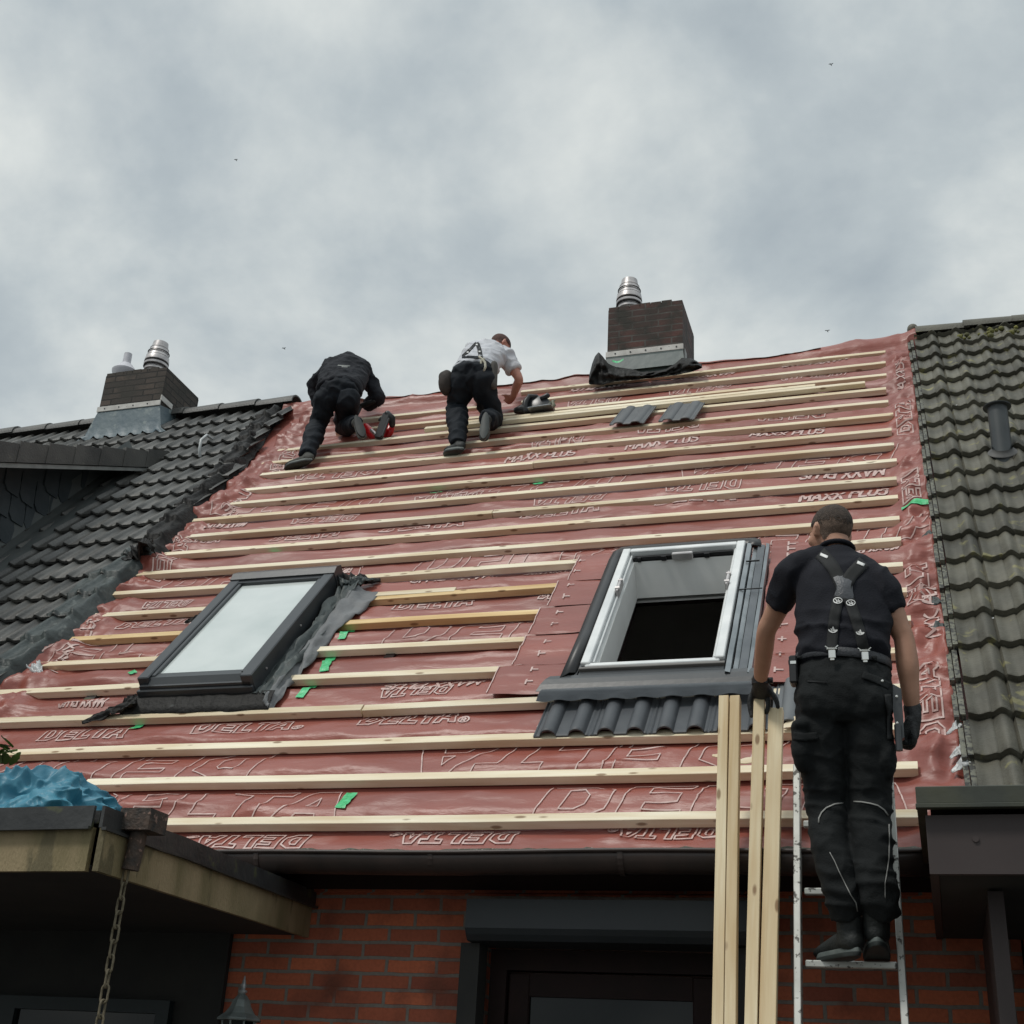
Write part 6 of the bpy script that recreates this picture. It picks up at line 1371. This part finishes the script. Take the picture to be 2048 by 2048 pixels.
# cloud deck: project directions on a plane overhead so that clouds compress towards the horizon
sp=N.new('ShaderNodeSeparateXYZ'); L.new(tc.outputs['Generated'],sp.inputs[0])
ad=N.new('ShaderNodeMath'); ad.operation='ADD'; ad.inputs[1].default_value=.5; L.new(sp.outputs['Z'],ad.inputs[0])
mx_=N.new('ShaderNodeMath'); mx_.operation='MAXIMUM'; mx_.inputs[1].default_value=.05; L.new(ad.outputs[0],mx_.inputs[0])
dv=N.new('ShaderNodeVectorMath'); dv.operation='DIVIDE'; cbx=N.new('ShaderNodeCombineXYZ')
for i in range(3): L.new(mx_.outputs[0],cbx.inputs[i])
L.new(tc.outputs['Generated'],dv.inputs[0]); L.new(cbx.outputs[0],dv.inputs[1])
mp=N.new('ShaderNodeMapping'); mp.inputs['Location'].default_value=SKYLOC; mp.inputs['Scale'].default_value=(1,1,.2); L.new(dv.outputs[0],mp.inputs['Vector'])
n1=N.new('ShaderNodeTexNoise'); n1.inputs['Scale'].default_value=2.7; n1.inputs['Detail'].default_value=7; n1.inputs['Roughness'].default_value=.60; n1.inputs['Distortion'].default_value=.25; L.new(mp.outputs[0],n1.inputs['Vector'])
n2=N.new('ShaderNodeTexNoise'); n2.inputs['Scale'].default_value=7; n2.inputs['Detail'].default_value=9; n2.inputs['Roughness'].default_value=.52; n2.inputs['Distortion'].default_value=.12; L.new(mp.outputs[0],n2.inputs['Vector'])
r1=N.new('ShaderNodeValToRGB'); e=r1.color_ramp.elements; e[0].position=.36; e[0].color=(.43,.49,.53,1); e[1].position=.64; e[1].color=(.77,.81,.80,1)
m_=e.new(.50); m_.color=(.555,.615,.64,1)
mA=N.new('ShaderNodeMath'); mA.operation='MULTIPLY_ADD'; mA.inputs[1].default_value=.36; L.new(n2.outputs['Fac'],mA.inputs[0]); mB=N.new('ShaderNodeMath'); mB.operation='MULTIPLY'; mB.inputs[1].default_value=.64; L.new(n1.outputs['Fac'],mB.inputs[0]); L.new(mB.outputs[0],mA.inputs[2]); L.new(mA.outputs[0],r1.inputs['Fac'])
r2=N.new('ShaderNodeValToRGB'); r2.color_ramp.elements[0].position=.3; r2.color_ramp.elements[0].color=(.89,.905,.92,1); r2.color_ramp.elements[1].position=.7; r2.color_ramp.elements[1].color=(1.09,1.08,1.06,1); L.new(n2.outputs['Fac'],r2.inputs['Fac'])
mm=N.new('ShaderNodeMixRGB'); mm.blend_type='MULTIPLY'; mm.inputs['Fac'].default_value=1; L.new(r1.outputs[0],mm.inputs['Color1']); L.new(r2.outputs[0],mm.inputs['Color2'])
# overcast luminance: brighter towards the zenith
zr=N.new('ShaderNodeMapRange'); zr.inputs['From Min'].default_value=.72; zr.inputs['From Max'].default_value=1.0; zr.inputs['To Min'].default_value=1.0; zr.inputs['To Max'].default_value=1.9; L.new(sp.outputs['Z'],zr.inputs['Value'])
m3=N.new('ShaderNodeVectorMath'); m3.operation='SCALE'; L.new(mm.outputs[0],m3.inputs[0]); L.new(zr.outputs[0],m3.inputs['Scale'])
# a little of the clear-sky colour behind the deck
sk=N.new('ShaderNodeVectorMath'); sk.operation='SCALE'; sk.inputs['Scale'].default_value=.10; L.new(sky.outputs[0],sk.inputs[0])
m4=N.new('ShaderNodeMixRGB'); m4.inputs['Fac'].default_value=.93; L.new(sk.outputs[0],m4.inputs['Color1']); L.new(m3.outputs[0],m4.inputs['Color2'])
L.new(m4.outputs[0],bg.inputs['Color']); bg.inputs['Strength'].default_value=.93
sd=bpy.data.lights.new('sun','SUN'); sd.energy=1.5; sd.angle=radians(11); sd.color=(1,.965,.90)
so=bpy.data.objects.new('sun',sd); COL.objects.link(so)
dirv=Vector((sin(SUN_AZ)*cos(SUN_EL),cos(SUN_AZ)*cos(SUN_EL),sin(SUN_EL))); so.rotation_euler=dirv.to_track_quat('Z','Y').to_euler(); so.location=(0,-10,20)
SC.view_settings.view_transform='Standard'; SC.view_settings.look='None'; SC.view_settings.exposure=0; SC.view_settings.gamma=1
SC.render.resolution_x=1024; SC.render.resolution_y=1024
SC.render.engine='CYCLES'
for o in bpy.data.objects:                         # kind_pass
    if o.parent is None and o.get('category') and not o.get('kind'): o['kind']='thing'
